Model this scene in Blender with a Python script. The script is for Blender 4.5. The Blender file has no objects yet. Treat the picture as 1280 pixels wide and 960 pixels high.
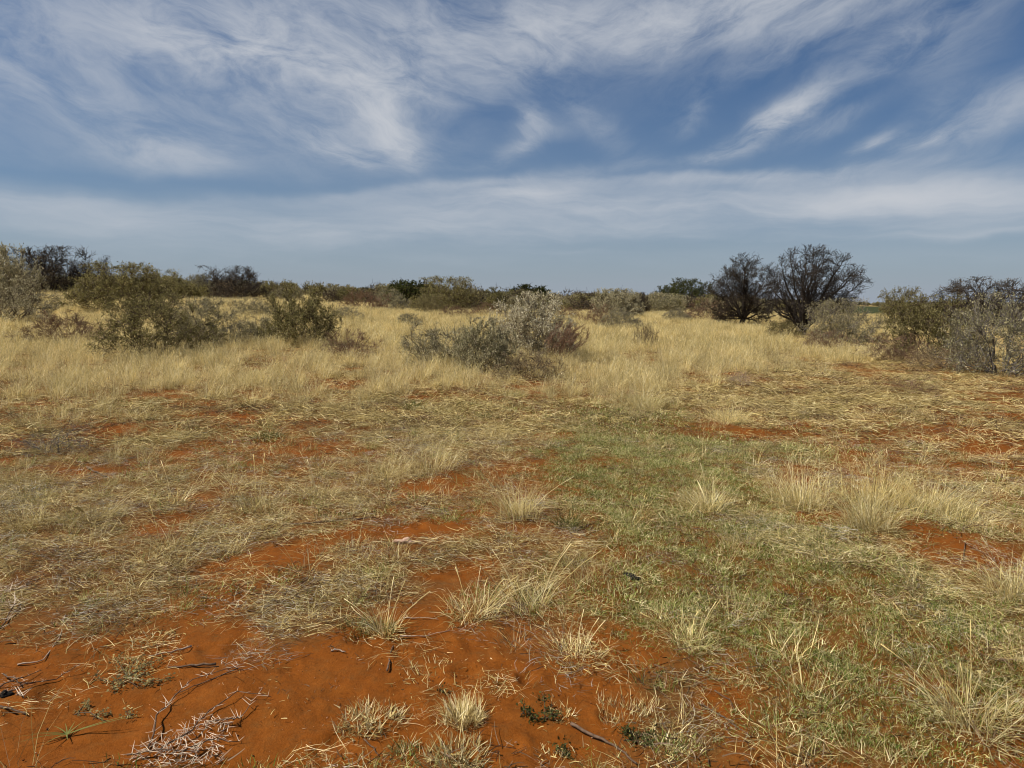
import bpy, math, random
import numpy as np
from mathutils import Matrix, Vector

SC = bpy.context.scene
R = math.radians

# ------------------------------------------------------------------ camera
CAM_H, F_PX, HORIZON, ROLL = 1.62, 930.0, 375.5, 0.35
PITCH = math.degrees(math.atan((480 - HORIZON) / F_PX))
cam_data = bpy.data.cameras.new('camera')
cam = bpy.data.objects.new('camera', cam_data)
SC.collection.objects.link(cam)
cam_data.sensor_width = 36.0
cam_data.lens = 36.0 * F_PX / 1280.0
cam_data.clip_start = 0.05
cam_data.clip_end = 9000.0
cam.location = (0, 0, CAM_H)
CAMROT = (Matrix.Rotation(R(90 - PITCH), 4, 'X') @ Matrix.Rotation(R(ROLL), 4, 'Z'))
cam.rotation_euler = CAMROT.to_euler()
SC.camera = cam
_m = np.array(CAMROT.to_3x3())
C_R, C_U, C_F = _m[:, 0], _m[:, 1], -_m[:, 2]

# ------------------------------------------------------------------ light, sky, exposure
SUN_EL, SUN_AZ = 52.0, -98.0            # azimuth from straight ahead (+Y), negative = to the left
SUN_STRENGTH, SKY_STRENGTH = 5.0, 0.05
SC.view_settings.view_transform = 'Standard'
SC.view_settings.look = 'None'
SC.view_settings.exposure = 0.25
SC.view_settings.gamma = 1.0
SC.view_settings.use_curve_mapping = False
SC.cycles.filter_width = 1.05
sl = bpy.data.lights.new('sun', 'SUN')
sl.energy = SUN_STRENGTH
sl.angle = R(0.5)
sl.color = (1.0, 0.955, 0.88)
so = bpy.data.objects.new('sun', sl)
SC.collection.objects.link(so)
_sd = Vector((math.sin(R(SUN_AZ)) * math.cos(R(SUN_EL)), math.cos(R(SUN_AZ)) * math.cos(R(SUN_EL)), math.sin(R(SUN_EL))))
so.rotation_euler = _sd.to_track_quat('Z', 'Y').to_euler()
so.location = (-20, 10, 40)


def px_dir(px, py):
    d = C_F + C_R * ((px - 640) / F_PX) + C_U * ((480 - py) / F_PX)
    return d / np.linalg.norm(d)


def build_world():
    w = bpy.data.worlds.new('World')
    SC.world = w
    w.use_nodes = True
    w.cycles.sampling_method = 'MANUAL'
    w.cycles.sample_map_resolution = 256
    nt = w.node_tree
    nt.nodes.clear()
    N, L = nt.nodes.new, nt.links.new

    def put(sock, v):
        if isinstance(v, (int, float)):
            sock.default_value = v
        else:
            L(v, sock)

    def M(op, a, b=0.0, c=None, clamp=False):
        n = N('ShaderNodeMath'); n.operation = op; n.use_clamp = clamp
        put(n.inputs[0], a); put(n.inputs[1], b)
        if c is not None:
            put(n.inputs[2], c)
        return n.outputs[0]

    def noise(vec, scale, detail, rough, dist=0.0, lac=2.0):
        n = N('ShaderNodeTexNoise')
        n.inputs['Scale'].default_value = scale; n.inputs['Detail'].default_value = detail
        n.inputs['Roughness'].default_value = rough; n.inputs['Distortion'].default_value = dist
        n.inputs['Lacunarity'].default_value = lac
        L(vec, n.inputs['Vector'])
        return n

    def smooth(v, a, b):
        n = N('ShaderNodeMapRange'); n.interpolation_type = 'SMOOTHSTEP'
        put(n.inputs['Value'], v)
        n.inputs['From Min'].default_value = a; n.inputs['From Max'].default_value = b
        return n.outputs['Result']

    def comb(x, y, z=0.0):
        n = N('ShaderNodeCombineXYZ'); put(n.inputs[0], x); put(n.inputs[1], y); put(n.inputs[2], z)
        return n.outputs[0]

    sky = N('ShaderNodeTexSky')
    sky.sky_type = 'NISHITA'
    sky.sun_disc = False
    sky.sun_elevation = R(SUN_EL)
    sky.sun_rotation = R(SUN_AZ)
    sky.altitude = 1000.0
    sky.air_density = 1.0
    sky.dust_density = 0.35
    sky.ozone_density = 2.6
    tc = N('ShaderNodeTexCoord')
    sep = N('ShaderNodeSeparateXYZ')
    L(tc.outputs['Generated'], sep.inputs[0])
    x, y, z = sep.outputs
    el = M('ARCSINE', z)
    az = M('ARCTAN2', x, y)
    # cirrus sheet: coordinates on a flat layer high above the plain
    zz = M('ADD', M('MAXIMUM', z, 0.0), 0.10)
    ux, uy = M('DIVIDE', x, zz), M('DIVIDE', y, zz)
    plane = comb(ux, uy)
    warp = noise(plane, 0.9, 2, 0.5)
    ws = N('ShaderNodeSeparateXYZ'); L(warp.outputs['Color'], ws.inputs[0])
    wx = M('SUBTRACT', ws.outputs[0], 0.5); wy = M('SUBTRACT', ws.outputs[1], 0.5)
    fine = noise(comb(M('MULTIPLY', az, 1.0), M('MULTIPLY', el, 1.6)), 11.0, 3, 0.55)
    fs = N('ShaderNodeSeparateXYZ'); L(fine.outputs['Color'], fs.inputs[0])
    fx = M('SUBTRACT', fs.outputs[0], 0.5); fy = M('SUBTRACT', fs.outputs[1], 0.5)
    az2 = M('ADD', az, M('ADD', M('MULTIPLY', wx, 0.05), M('MULTIPLY', fx, 0.045)))
    el2 = M('ADD', el, M('ADD', M('MULTIPLY', wy, 0.03), M('MULTIPLY', fy, 0.028)))
    # streaky fibres: two directions
    ca, sa = math.cos(R(15)), math.sin(R(15))
    p1 = comb(M('ADD', M('MULTIPLY', az2, ca), M('MULTIPLY', el2, -sa)), M('ADD', M('MULTIPLY', az2, sa * 2.6), M('MULTIPLY', el2, ca * 2.6)))
    st1 = noise(p1, 8.0, 8, 0.64, 0.45).outputs[0]
    p2 = comb(M('MULTIPLY', az2, 1.0), M('MULTIPLY', el2, 7.0), 3.3)
    st2 = noise(p2, 3.2, 6, 0.58, 0.15).outputs[0]
    cb, sb = math.cos(R(-20)), math.sin(R(-20))
    p3 = comb(M('ADD', M('MULTIPLY', az2, cb), M('MULTIPLY', el2, -sb)), M('ADD', M('MULTIPLY', az2, sb * 2.5), M('MULTIPLY', el2, cb * 2.5)), 7.7)
    st3 = noise(p3, 9.0, 8, 0.64, 0.45).outputs[0]
    hi = smooth(el2, 0.10, 0.20)

    def mixf(f, a, b):
        n = N('ShaderNodeMix'); n.data_type = 'FLOAT'
        put(n.inputs[0], f); put(n.inputs[2], a); put(n.inputs[3], b)
        return n.outputs[0]
    side = smooth(az2, -0.02, 0.22)
    streak = mixf(hi, st2, mixf(side, st1, st3))
    sm = smooth(streak, 0.27, 0.77)

    # cloud banks seen in this part of the sky: px, py, rx, ry, tilt (deg, + = rising to the right), weight
    # px, py, rx, ry, tilt, weight
    soft = [
        (585, 168, 75, 26, 8, -.55), (790, 98, 120, 26, 6, -.40), (1250, 30, 50, 45, 0, -.35), (845, 150, 70, 30, 20, -.30), (760, 195, 160, 20, 0, -.25), (1110, 130, 90, 22, 24, -.25), (640, 215, 300, 12, 4, -.25), (200, 225, 260, 12, 0, -.20),
        (170, 120, 430, 95, -6, .40), (330, 60, 260, 60, -8, .30), (620, 15, 520, 58, 0, .40), (880, 20, 230, 36, 6, .32), (480, 105, 130, 50, -22, .28),
        (100, 272, 340, 24, -2, .62), (380, 284, 160, 15, -4, .35), (560, 276, 120, 18, -8, .32), (770, 268, 240, 28, -2, .85), (640, 290, 200, 12, 0, .32), (1060, 250, 190, 26, -2, .58), (1200, 245, 150, 28, 1, .52),
        (1190, 95, 120, 40, 28, .22), (1245, 135, 80, 30, 22, .28), (700, 120, 120, 40, -10, .10), (640, 325, 1000, 12, 0, .14), (212, 190, 66, 22, -6, .30),
    ]
    wisps = [
        (20, 60, 130, 50, -10, .25), (300, 68, 120, 24, -7, .55), (215, 25, 120, 34, -24, .35), (440, 100, 140, 40, -22, .45), (560, 60, 160, 40, -14, .35), (860, 22, 220, 40, 8, .55), (700, 30, 110, 36, -14, .35),
        (486, 158, 52, 24, -42, .80), (510, 188, 20, 13, -45, .6), (430, 186, 46, 11, -20, .70), (400, 165, 60, 20, -10, .35), (212, 190, 60, 18, -6, .40),
        (640, 248, 90, 11, 10, .65), (780, 262, 200, 14, -2, .35), (1000, 215, 220, 9, 2, .34), (600, 228, 260, 9, 6, .40), (820, 225, 220, 8, -1, .32), (1150, 240, 160, 14, 0, .4),
        (985, 142, 44, 15, 32, 1.0), (930, 172, 62, 13, 22, .75), (1040, 152, 40, 9, 20, .6), (860, 140, 24, 12, 40, .4), (664, 155, 18, 20, 40, .75), (650, 182, 44, 11, 18, .50),
        (1096, 173, 22, 7, 14, .85), (1162, 171, 24, 8, 12, .7), (1240, 140, 80, 26, 22, .35), (1100, 66, 120, 18, 24, .45), (1190, 55, 50, 34, 40, .28), (1010, 45, 120, 20, 18, .38),
        (745, 148, 60, 18, -38, .35), (1180, 290, 150, 6, 2, .3), (680, 318, 60, 5, 0, .3),
    ]
    here = comb(az2, el2, 1.0)

    def dot(k):
        n = N('ShaderNodeVectorMath'); n.operation = 'DOT_PRODUCT'
        L(here, n.inputs[0]); n.inputs[1].default_value = k
        return n.outputs['Value']
    def bank(items):
        acc = None
        for (bx, by, rx, ry, tilt, wt) in items:
            d = px_dir(bx, by)
            a0, e0 = math.atan2(d[0], d[1]), math.asin(d[2])
            k = 1.0 / F_PX * 0.92
            rx_, ry_ = rx * k, ry * k
            c, s_ = math.cos(R(tilt)), math.sin(R(tilt))
            u = dot((c / rx_, s_ / rx_, -(c * a0 + s_ * e0) / rx_))
            v = dot((-s_ / ry_, c / ry_, -(c * e0 - s_ * a0) / ry_))
            g = M('POWER', 0.40, M('MULTIPLY_ADD', u, u, M('MULTIPLY', v, v)))
            acc = M('MULTIPLY', g, wt) if acc is None else M('MULTIPLY_ADD', g, wt, acc)
        return acc
    acc, wisp = M('MAXIMUM', bank(soft), 0.0), bank(wisps)
    # elsewhere the same kind of thin cirrus goes on
    outside = M('MAXIMUM', smooth(M('ABSOLUTE', az), 0.62, 0.95), smooth(el, 0.44, 0.62))
    gen = noise(plane, 0.55, 4, 0.6, 0.2).outputs[0]
    acc = M('ADD', acc, M('MULTIPLY', outside, M('MULTIPLY', smooth(gen, 0.45, 0.80), 0.4)))
    body = M('ADD', M('MULTIPLY', acc, M('MULTIPLY_ADD', sm, 0.78, 0.26)), M('MULTIPLY', wisp, M('MULTIPLY_ADD', sm, 1.05, 0.02)))
    veil = M('MULTIPLY', smooth(gen, 0.35, 0.75), 0.05)
    mask = M('SUBTRACT', 1.0, M('POWER', 2.718, M('MULTIPLY', M('ADD', body, veil), -1.55)))
    # colour: clear sky from the sky texture, trimmed for the photograph's deeper, greyer blue
    hs = N('ShaderNodeHueSaturation')
    L(sky.outputs[0], hs.inputs['Color'])
    hs.inputs['Saturation'].default_value = 1.34
    hs.inputs['Value'].default_value = 0.92
    tr_ = N('ShaderNodeMix'); tr_.data_type = 'RGBA'; tr_.blend_type = 'MULTIPLY'; tr_.inputs[0].default_value = 1
    L(hs.outputs[0], tr_.inputs[6]); tr_.inputs[7].default_value = (0.80, 1.0, 1.14, 1)
    low = N('ShaderNodeMix'); low.data_type = 'RGBA'
    L(M('POWER', 2.718, M('MULTIPLY', M('MAXIMUM', el, 0.0), -6.8)), low.inputs[0])
    L(tr_.outputs[2], low.inputs[6])
    low.inputs[7].default_value = (0.268 / SKY_STRENGTH, 0.305 / SKY_STRENGTH, 0.362 / SKY_STRENGTH, 1)
    mx = N('ShaderNodeMix'); mx.data_type = 'RGBA'
    L(mask, mx.inputs[0]); L(low.outputs[2], mx.inputs[6])
    cc = N('ShaderNodeMix'); cc.data_type = 'RGBA'; L(mask, cc.inputs[0])
    cc.inputs[6].default_value = (0.33 / SKY_STRENGTH, 0.38 / SKY_STRENGTH, 0.440 / SKY_STRENGTH, 1)
    cc.inputs[7].default_value = (0.50 / SKY_STRENGTH, 0.515 / SKY_STRENGTH, 0.545 / SKY_STRENGTH, 1)
    L(cc.outputs[2], mx.inputs[7])
    bg = N('ShaderNodeBackground'); bg.inputs['Strength'].default_value = SKY_STRENGTH
    L(mx.outputs[2], bg.inputs['Color'])
    out = N('ShaderNodeOutputWorld'); L(bg.outputs[0], out.inputs['Surface'])


build_world()


# ------------------------------------------------------------------ noise, terrain, projection
def _hash(ix, iy, seed):
    h = (ix.astype(np.int64) * 374761393 + iy.astype(np.int64) * 668265263 + seed * 974634777) & 0xFFFFFFFF
    h = ((h ^ (h >> 13)) * 1274126177) & 0xFFFFFFFF
    return ((h ^ (h >> 16)) & 0xFFFF) / 65535.0


def vnoise(x, y, seed=0):
    x = np.asarray(x, float); y = np.asarray(y, float)
    ix, iy = np.floor(x), np.floor(y)
    fx, fy = x - ix, y - iy
    fx = fx * fx * (3 - 2 * fx); fy = fy * fy * (3 - 2 * fy)
    a, b = _hash(ix, iy, seed), _hash(ix + 1, iy, seed)
    c, d = _hash(ix, iy + 1, seed), _hash(ix + 1, iy + 1, seed)
    return a + (b - a) * fx + (c - a) * fy + (a - b - c + d) * fx * fy


def fbm(x, y, seed=0, octs=4, gain=0.5):
    s, amp, tot = 0.0, 1.0, 0.0
    for i in range(octs):
        s = s + amp * vnoise(x * 2 ** i + 17.3 * i, y * 2 ** i - 9.1 * i, seed + i)
        tot += amp; amp *= gain
    return s / tot


def sstep(v, a, b):
    t = np.clip((np.asarray(v, float) - a) / (b - a), 0, 1)
    return t * t * (3 - 2 * t)


def H(x, y):
    x = np.asarray(x, float); y = np.asarray(y, float)
    d = np.hypot(x, y)
    az = np.arctan2(x, np.where(np.abs(y) < 1e-6, 1e-6, y))
    sl_ = np.interp(az, [-3.2, -1.2, -0.55, -0.3, -0.1, 0.2, 0.42, 0.6, 1.2, 3.2],
                    [0.004, 0.022, 0.027, 0.022, 0.012, 0.006, 0.0, -0.001, 0.0, 0.004])
    g = np.where(d < 12, 0, np.where(d < 90, d - 12 - 0, 78 + 30 * (1 - np.exp(-(d - 90) / 30.0))))
    g = g * sstep(d, 10, 20)
    z = sl_ * g
    z = z + (fbm(x / 3.1, y / 3.1, 3, 2) - 0.5) * 0.10 * sstep(d, 0.5, 3)
    z = z + (fbm(x / 0.55, y / 0.55, 5, 3) - 0.5) * 0.05 * (1 - sstep(d, 14, 30))
    z = z + (fbm(x / 17.0, y / 17.0, 9, 2) - 0.5) * 0.35 * sstep(d, 10, 40)
    return z


def photo(x, y, z):
    """where a point of the place falls in the photograph (pixels of 1280 x 960)"""
    dx, dy, dz = x, y, z - CAM_H
    f = dx * C_F[0] + dy * C_F[1] + dz * C_F[2]
    f = np.where(f < 0.2, 0.2, f)
    r = dx * C_R[0] + dy * C_R[1] + dz * C_R[2]
    u = dx * C_U[0] + dy * C_U[1] + dz * C_U[2]
    return 640 + F_PX * r / f, 480 - F_PX * u / f


def at(px, py):
    """the ground point seen at a pixel of the photograph, with its distance"""
    d = px_dir(px, py)
    t = np.concatenate([np.linspace(1.5, 40, 1600), np.geomspace(40.1, 700, 1500)])
    X, Y, Z = d[0] * t, d[1] * t, CAM_H + d[2] * t
    below = np.nonzero(Z < H(X, Y))[0]
    i = below[0] if len(below) else len(t) - 1
    return float(X[i]), float(Y[i]), float(H(X[i], Y[i])), float(t[i])


def ell(px, py, items, base=0.0):
    v = np.full(np.shape(px), base, float)
    for (cx, cy, rx, ry, tilt, w) in items:
        c, s = math.cos(R(tilt)), math.sin(R(tilt))
        dx, dy = px - cx, -(py - cy)
        u = (dx * c + dy * s) / rx
        q = (dy * c - dx * s) / ry
        v = v + w * np.exp(-(u * u + q * q) ** 1.5 * 0.8)
    return v


BARE = [(600, 925, 150, 42, 0, .95), (400, 930, 90, 40, 0, .8), (300, 950, 60, 20, 0, .5),
        (90, 905, 300, 62, 4, 1.3), (40, 835, 130, 32, 10, 1.0), (250, 800, 90, 26, 12, .8), (420, 850, 165, 62, 6, 1.15), (330, 702, 100, 19, 14, 1.2), (205, 660, 80, 20, 15, .8),
        (545, 662, 50, 16, 0, .9), (455, 665, 55, 11, 0, .7), (540, 778, 50, 22, 0, 1.0), (560, 715, 80, 16, 0, .75), (690, 880, 150, 60, 0, .95), (905, 880, 36, 60, 20, 1.0), (480, 870, 70, 30, 0, .5),
        (790, 815, 70, 26, 0, .7), (1190, 690, 95, 22, -10, 1.05), (1050, 652, 90, 12, -6, 1.0), (1235, 560, 60, 14, 0, .7), (1255, 520, 55, 9, 0, .6), (932, 543, 26, 8, 0, 1.1),
        (335, 548, 80, 13, 0, .6), (110, 592, 60, 10, 0, .6), (430, 565, 60, 12, 0, .6), (690, 545, 45, 8, 0, .7), (765, 692, 26, 12, 0, .9), (1100, 545, 90, 9, 0, .3), (245, 625, 60, 10, 0, .5),
        (650, 665, 50, 10, 0, .6), (620, 640, 40, 8, 0, .5), (960, 850, 60, 18, -15, .5), (1070, 925, 60, 20, 0, .4), (290, 755, 60, 14, 10, .6), (700, 790, 90, 12, 0, .5),
        (1020, 480, 120, 8, 0, .35), (930, 470, 40, 6, 0, .4), (1140, 470, 60, 6, 0, .4), (540, 815, 70, 30, 0, .6), (620, 700, 60, 14, 0, .5)]
GREEN = [(800, 575, 120, 60, 0, .9), (950, 700, 180, 75, -10, .8), (1010, 800, 230, 90, -8, 1.05), (880, 750, 130, 70, 0, .7), (1180, 860, 150, 90, 0, .95), (850, 640, 120, 45, 0, .9),
         (720, 520, 170, 22, 0, .5), (1000, 925, 170, 50, 0, .85), (660, 585, 80, 30, 0, .3), (520, 505, 40, 10, 0, .3), (1180, 660, 80, 30, 0, .25), (620, 745, 90, 25, 0, .45), (950, 560, 120, 25, 0, .55), (580, 640, 60, 20, 0, .2)]
LITTER = [(1100, 520, 260, 50, 0, -.10), (110, 715, 190, 48, 8, .9), (40, 650, 130, 60, 0, .6), (340, 785, 110, 30, 24, 1.2), (450, 735, 110, 26, 18, .9), (1080, 690, 150, 24, -8, 1.1), (1235, 760, 110, 40, -10, .9), (860, 890, 70, 45, 0, .7), (1000, 660, 90, 16, -10, .8),
          (680, 700, 140, 30, 0, .35), (300, 640, 150, 40, 0, .35), (560, 540, 150, 40, 0, .4), (1000, 500, 200, 25, 0, .4), (820, 880, 60, 40, 0, .5)]
TALL = [(380, 520, 560, 60, 0, .42), (250, 610, 330, 50, 0, .22), (300, 422, 430, 54, 0, 1.0), (780, 428, 230, 56, 0, 1.05), (330, 490, 70, 14, 0, .35), (180, 480, 60, 16, 0, .3), (600, 492, 120, 12, 0, .35), (800, 495, 70, 18, 0, .4), (910, 515, 50, 14, 0, .3), (1000, 445, 110, 26, 0, .6), (100, 470, 220, 45, 0, .7), (60, 520, 110, 30, 0, .25), (1090, 600, 100, 28, 0, .5), (900, 432, 60, 12, 0, .4), (570, 475, 200, 20, 0, .4),
        (1200, 445, 110, 14, 0, .25), (500, 590, 90, 30, 0, .10), (170, 590, 180, 40, 0, .10)]


def maps(x, y):
    x = np.asarray(x, float); y = np.asarray(y, float)
    z = H(x, y)
    px, py = photo(x, y, z)
    d = np.hypot(x, y)
    n1 = fbm(x / 0.8, y / 0.8, 21, 4, .6) - .5
    n2 = fbm(x / 0.22, y / 0.22, 31, 3, .6) - .5
    n3 = fbm(x / 2.6, y / 2.6, 41, 3) - .5
    bare = ell(px, py, BARE) + 0.55 * n1 + 0.6 * n2 + .25 * n3
    infr = sstep(d, 10, 20)
    bare = sstep(bare * (1 - 0.6 * infr) - 0.12 * infr, 0.28, 0.85)
    green = ell(px, py, GREEN) + 0.9 * n1 + .5 * n3 + .45 * n2
    green = sstep(green, 0.15, 1.0) * (1 - 0.85 * bare)
    litter = ell(px, py, LITTER) + .52 + 0.8 * n1 + .6 * n2 - .30 * green
    litter = sstep(litter, 0.10, 1.0) * (1 - 0.90 * bare)
    gap = fbm(x / 1.15, y / 1.15, 51, 3, .6)
    tall = ell(px, py, TALL) + 0.9 * n3 + 1.1 * n1 - 1.0 * (1 - sstep(gap, .34, .56)) * (1 - .35 * sstep(d, 14, 30))
    tall = np.where(d > 40, np.maximum(tall, 0.62 + 0.9 * n3 + .25 * n1), tall)
    tall = sstep(tall, 0.20, 1.0) * (1 - .6 * bare)
    return z, bare, green, litter, tall, px, py, d


# ------------------------------------------------------------------ mesh and object helpers
def new_mesh(name, verts, faces, tint=None, mat=None, smooth=False, extra=None):
    """verts (N,3); faces: one (M,k) array or a list of them"""
    if not isinstance(faces, list):
        faces = [faces]
    faces = [f for f in faces if len(f)]
    me = bpy.data.meshes.new(name)
    V = np.asarray(verts, np.float32)
    me.vertices.add(len(V))
    me.vertices.foreach_set('co', V.ravel())
    li = np.concatenate([f.ravel() for f in faces]).astype(np.int32)
    tot = np.concatenate([np.full(len(f), f.shape[1]) for f in faces]).astype(np.int32)
    st = np.concatenate([[0], np.cumsum(tot)[:-1]]).astype(np.int32)
    me.loops.add(len(li)); me.loops.foreach_set('vertex_index', li)
    me.polygons.add(len(tot)); me.polygons.foreach_set('loop_start', st); me.polygons.foreach_set('loop_total', tot)
    if smooth:
        me.polygons.foreach_set('use_smooth', np.ones(len(tot), bool))
    me.update(calc_edges=True)
    if tint is not None:
        a = me.attributes.new('tint', 'FLOAT', 'POINT'); a.data.foreach_set('value', np.asarray(tint, np.float32))
    for k, v in (extra or {}).items():
        a = me.attributes.new(k, 'FLOAT', 'POINT'); a.data.foreach_set('value', np.asarray(v, np.float32))
    if mat:
        me.materials.append(mat)
    return me


def link(name, data, parent=None, kind=None):
    o = bpy.data.objects.new(name, data)
    SC.collection.objects.link(o)
    if parent:
        o.parent = parent
    if kind:
        o['kind'] = kind
    return o


def thing(name, label, cat, loc, rz=0.0, scale=(1, 1, 1), group=None, data=None):
    o = link(name, data)
    o.location = loc
    o.rotation_euler = (0, 0, rz)
    o.scale = scale
    o['label'] = label
    o['category'] = cat
    if group:
        o['group'] = group
    return o


# ------------------------------------------------------------------ materials
def plant_mat(name, cols, translucent=0.3, rand=0.25, rough=0.6, spec=0.0, pos=None):
    """blades and leaves: colour runs through COLS by each blade's own tint, each plant a little lighter or darker"""
    m = bpy.data.materials.new(name); m.use_nodes = True
    nt = m.node_tree; nt.nodes.clear()
    N, L = nt.nodes.new, nt.links.new
    at_ = N('ShaderNodeAttribute'); at_.attribute_name = 'tint'
    rp = N('ShaderNodeValToRGB')
    e = rp.color_ramp.elements
    while len(e) < len(cols):
        e.new(0.5)
    for i, c in enumerate(cols):
        e[i].position = pos[i] if pos else i / (len(cols) - 1)
        e[i].color = (*c, 1)
    L(at_.outputs['Fac'], rp.inputs[0])
    oi = N('ShaderNodeObjectInfo')
    mr = N('ShaderNodeMapRange'); mr.inputs['To Min'].default_value = 1 - rand; mr.inputs['To Max'].default_value = 1 + rand * .8
    L(oi.outputs['Random'], mr.inputs['Value'])
    mu = N('ShaderNodeMix'); mu.data_type = 'RGBA'; mu.blend_type = 'MULTIPLY'; mu.inputs[0].default_value = 1
    L(rp.outputs[0], mu.inputs[6]); L(mr.outputs[0], mu.inputs[7])
    df = N('ShaderNodeBsdfDiffuse'); tr = N('ShaderNodeBsdfTranslucent')
    L(mu.outputs[2], df.inputs[0]); L(mu.outputs[2], tr.inputs[0])
    ms = N('ShaderNodeMixShader'); ms.inputs[0].default_value = translucent
    L(df.outputs[0], ms.inputs[1]); L(tr.outputs[0], ms.inputs[2])
    last = ms.outputs[0]
    if spec:
        gl = N('ShaderNodeBsdfGlossy'); gl.inputs['Roughness'].default_value = rough
        gl.inputs['Color'].default_value = (.9, .9, .9, 1)
        m2 = N('ShaderNodeMixShader'); m2.inputs[0].default_value = spec
        L(last, m2.inputs[1]); L(gl.outputs[0], m2.inputs[2]); last = m2.outputs[0]
    o = N('ShaderNodeOutputMaterial'); L(last, o.inputs['Surface'])
    return m


def rough_mat(name, c0, c1, scale=30.0, bump=0.3, rough=0.9, rand=0.2):
    """bark, dung, stone: two tones of mottling with a fine bump"""
    m = bpy.data.materials.new(name); m.use_nodes = True
    nt = m.node_tree
    b = nt.nodes['Principled BSDF']; b.inputs['Roughness'].default_value = rough
    b.inputs['Specular IOR Level'].default_value = 0.15
    N, L = nt.nodes.new, nt.links.new
    tc = N('ShaderNodeTexCoord')
    n = N('ShaderNodeTexNoise'); n.inputs['Scale'].default_value = scale; n.inputs['Detail'].default_value = 5
    L(tc.outputs['Object'], n.inputs['Vector'])
    rp = N('ShaderNodeValToRGB')
    rp.color_ramp.elements[0].position = .3; rp.color_ramp.elements[1].position = .7
    rp.color_ramp.elements[0].color = (*c0, 1); rp.color_ramp.elements[1].color = (*c1, 1)
    L(n.outputs[0], rp.inputs[0])
    oi = N('ShaderNodeObjectInfo')
    mr = N('ShaderNodeMapRange'); mr.inputs['To Min'].default_value = 1 - rand; mr.inputs['To Max'].default_value = 1 + rand
    L(oi.outputs['Random'], mr.inputs['Value'])
    mu = N('ShaderNodeMix'); mu.data_type = 'RGBA'; mu.blend_type = 'MULTIPLY'; mu.inputs[0].default_value = 1
    L(rp.outputs[0], mu.inputs[6]); L(mr.outputs[0], mu.inputs[7])
    L(mu.outputs[2], b.inputs['Base Color'])
    bp = N('ShaderNodeBump'); bp.inputs['Strength'].default_value = bump; bp.inputs['Distance'].default_value = 0.004
    L(n.outputs[0], bp.inputs['Height']); L(bp.outputs[0], b.inputs['Normal'])
    return m


MAT = {
    'golden': plant_mat('golden_grass_blades', [(.14, .098, .032), (.55, .42, .145), (.84, .69, .305), (.93, .83, .52)], .36, .36, pos=[0, .28, .64, 1]),
    'grey_straw': plant_mat('weathered_straw_blades', [(.06, .048, .034), (.22, .185, .13), (.42, .37, .28), (.60, .55, .45)], .1, .3),
    'straw': plant_mat('dry_straw_blades', [(.05, .036, .014), (.34, .25, .085), (.68, .53, .22), (.90, .77, .46)], .12, .34, pos=[0, .30, .70, 1]),
    'turf': plant_mat('short_turf_blades', [(.055, .10, .014), (.19, .24, .045), (.47, .43, .15), (.76, .66, .36)], .28, .34, pos=[0, .32, .60, 1]),
    'green': plant_mat('green_grass_blades', [(.045, .065, .015), (.10, .13, .035), (.24, .25, .08)], .35, .2),
    'brown': plant_mat('brown_debris_blades', [(.04, .024, .014), (.12, .07, .036), (.30, .21, .13)], .1, .25),
    'leaf_silver': plant_mat('silver_leaves', [(.14, .13, .055), (.40, .36, .19), (.68, .60, .39), (.90, .82, .62)], .32, .1, pos=[0, .42, .8, 1]),
    'leaf_olive': plant_mat('olive_leaves', [(.10, .088, .03), (.27, .235, .085), (.48, .41, .19)], .35, .2),
    'leaf_grey': plant_mat('grey_green_leaves', [(.17, .15, .07), (.36, .315, .16), (.58, .50, .30)], .32, .15),
    'leaf_dark': plant_mat('dark_green_leaves', [(.03, .036, .012), (.07, .076, .024), (.13, .13, .045)], .25, .2),
    'leaf_brown': plant_mat('dry_brown_leaves', [(.08, .058, .034), (.20, .15, .09), (.40, .32, .21)], .2, .15),
    'leaf_pale': plant_mat('pale_dry_leaves', [(.22, .15, .07), (.42, .32, .16), (.60, .50, .30)], .25, .1),
    'bark_dark': rough_mat('dark_bark', (.024, .019, .015), (.07, .056, .044), 22, .5),
    'bark_grey': rough_mat('grey_bark', (.10, .085, .07), (.22, .19, .155), 25, .5),
    'bark_brown': rough_mat('brown_bark', (.055, .038, .026), (.12, .085, .058), 25, .5),
    'bark_red': rough_mat('reddish_bark', (.11, .056, .032), (.26, .155, .09), 25, .5),
    'stick': rough_mat('dead_stick_wood', (.07, .043, .026), (.18, .115, .072), 60, .6),
    'stick_pale': rough_mat('pale_stick_wood', (.25, .17, .11), (.45, .35, .26), 60, .5),
    'thorn': rough_mat('bleached_thorn', (.55, .40, .26), (.80, .67, .50), 40, .2),
    'dung': rough_mat('old_dung', (.006, .005, .004), (.028, .021, .016), 70, .9),
    'pale_stone': rough_mat('pale_pinkish_stone', (.24, .13, .08), (.55, .38, .27), 55, .9),
    'clod': rough_mat('dark_crumbs', (.03, .012, .005), (.10, .035, .012), 90, .5, rand=.4),
    'pebble': rough_mat('small_pebbles', (.26, .10, .035), (.55, .34, .2), 90, .4, rand=.35),
}


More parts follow.
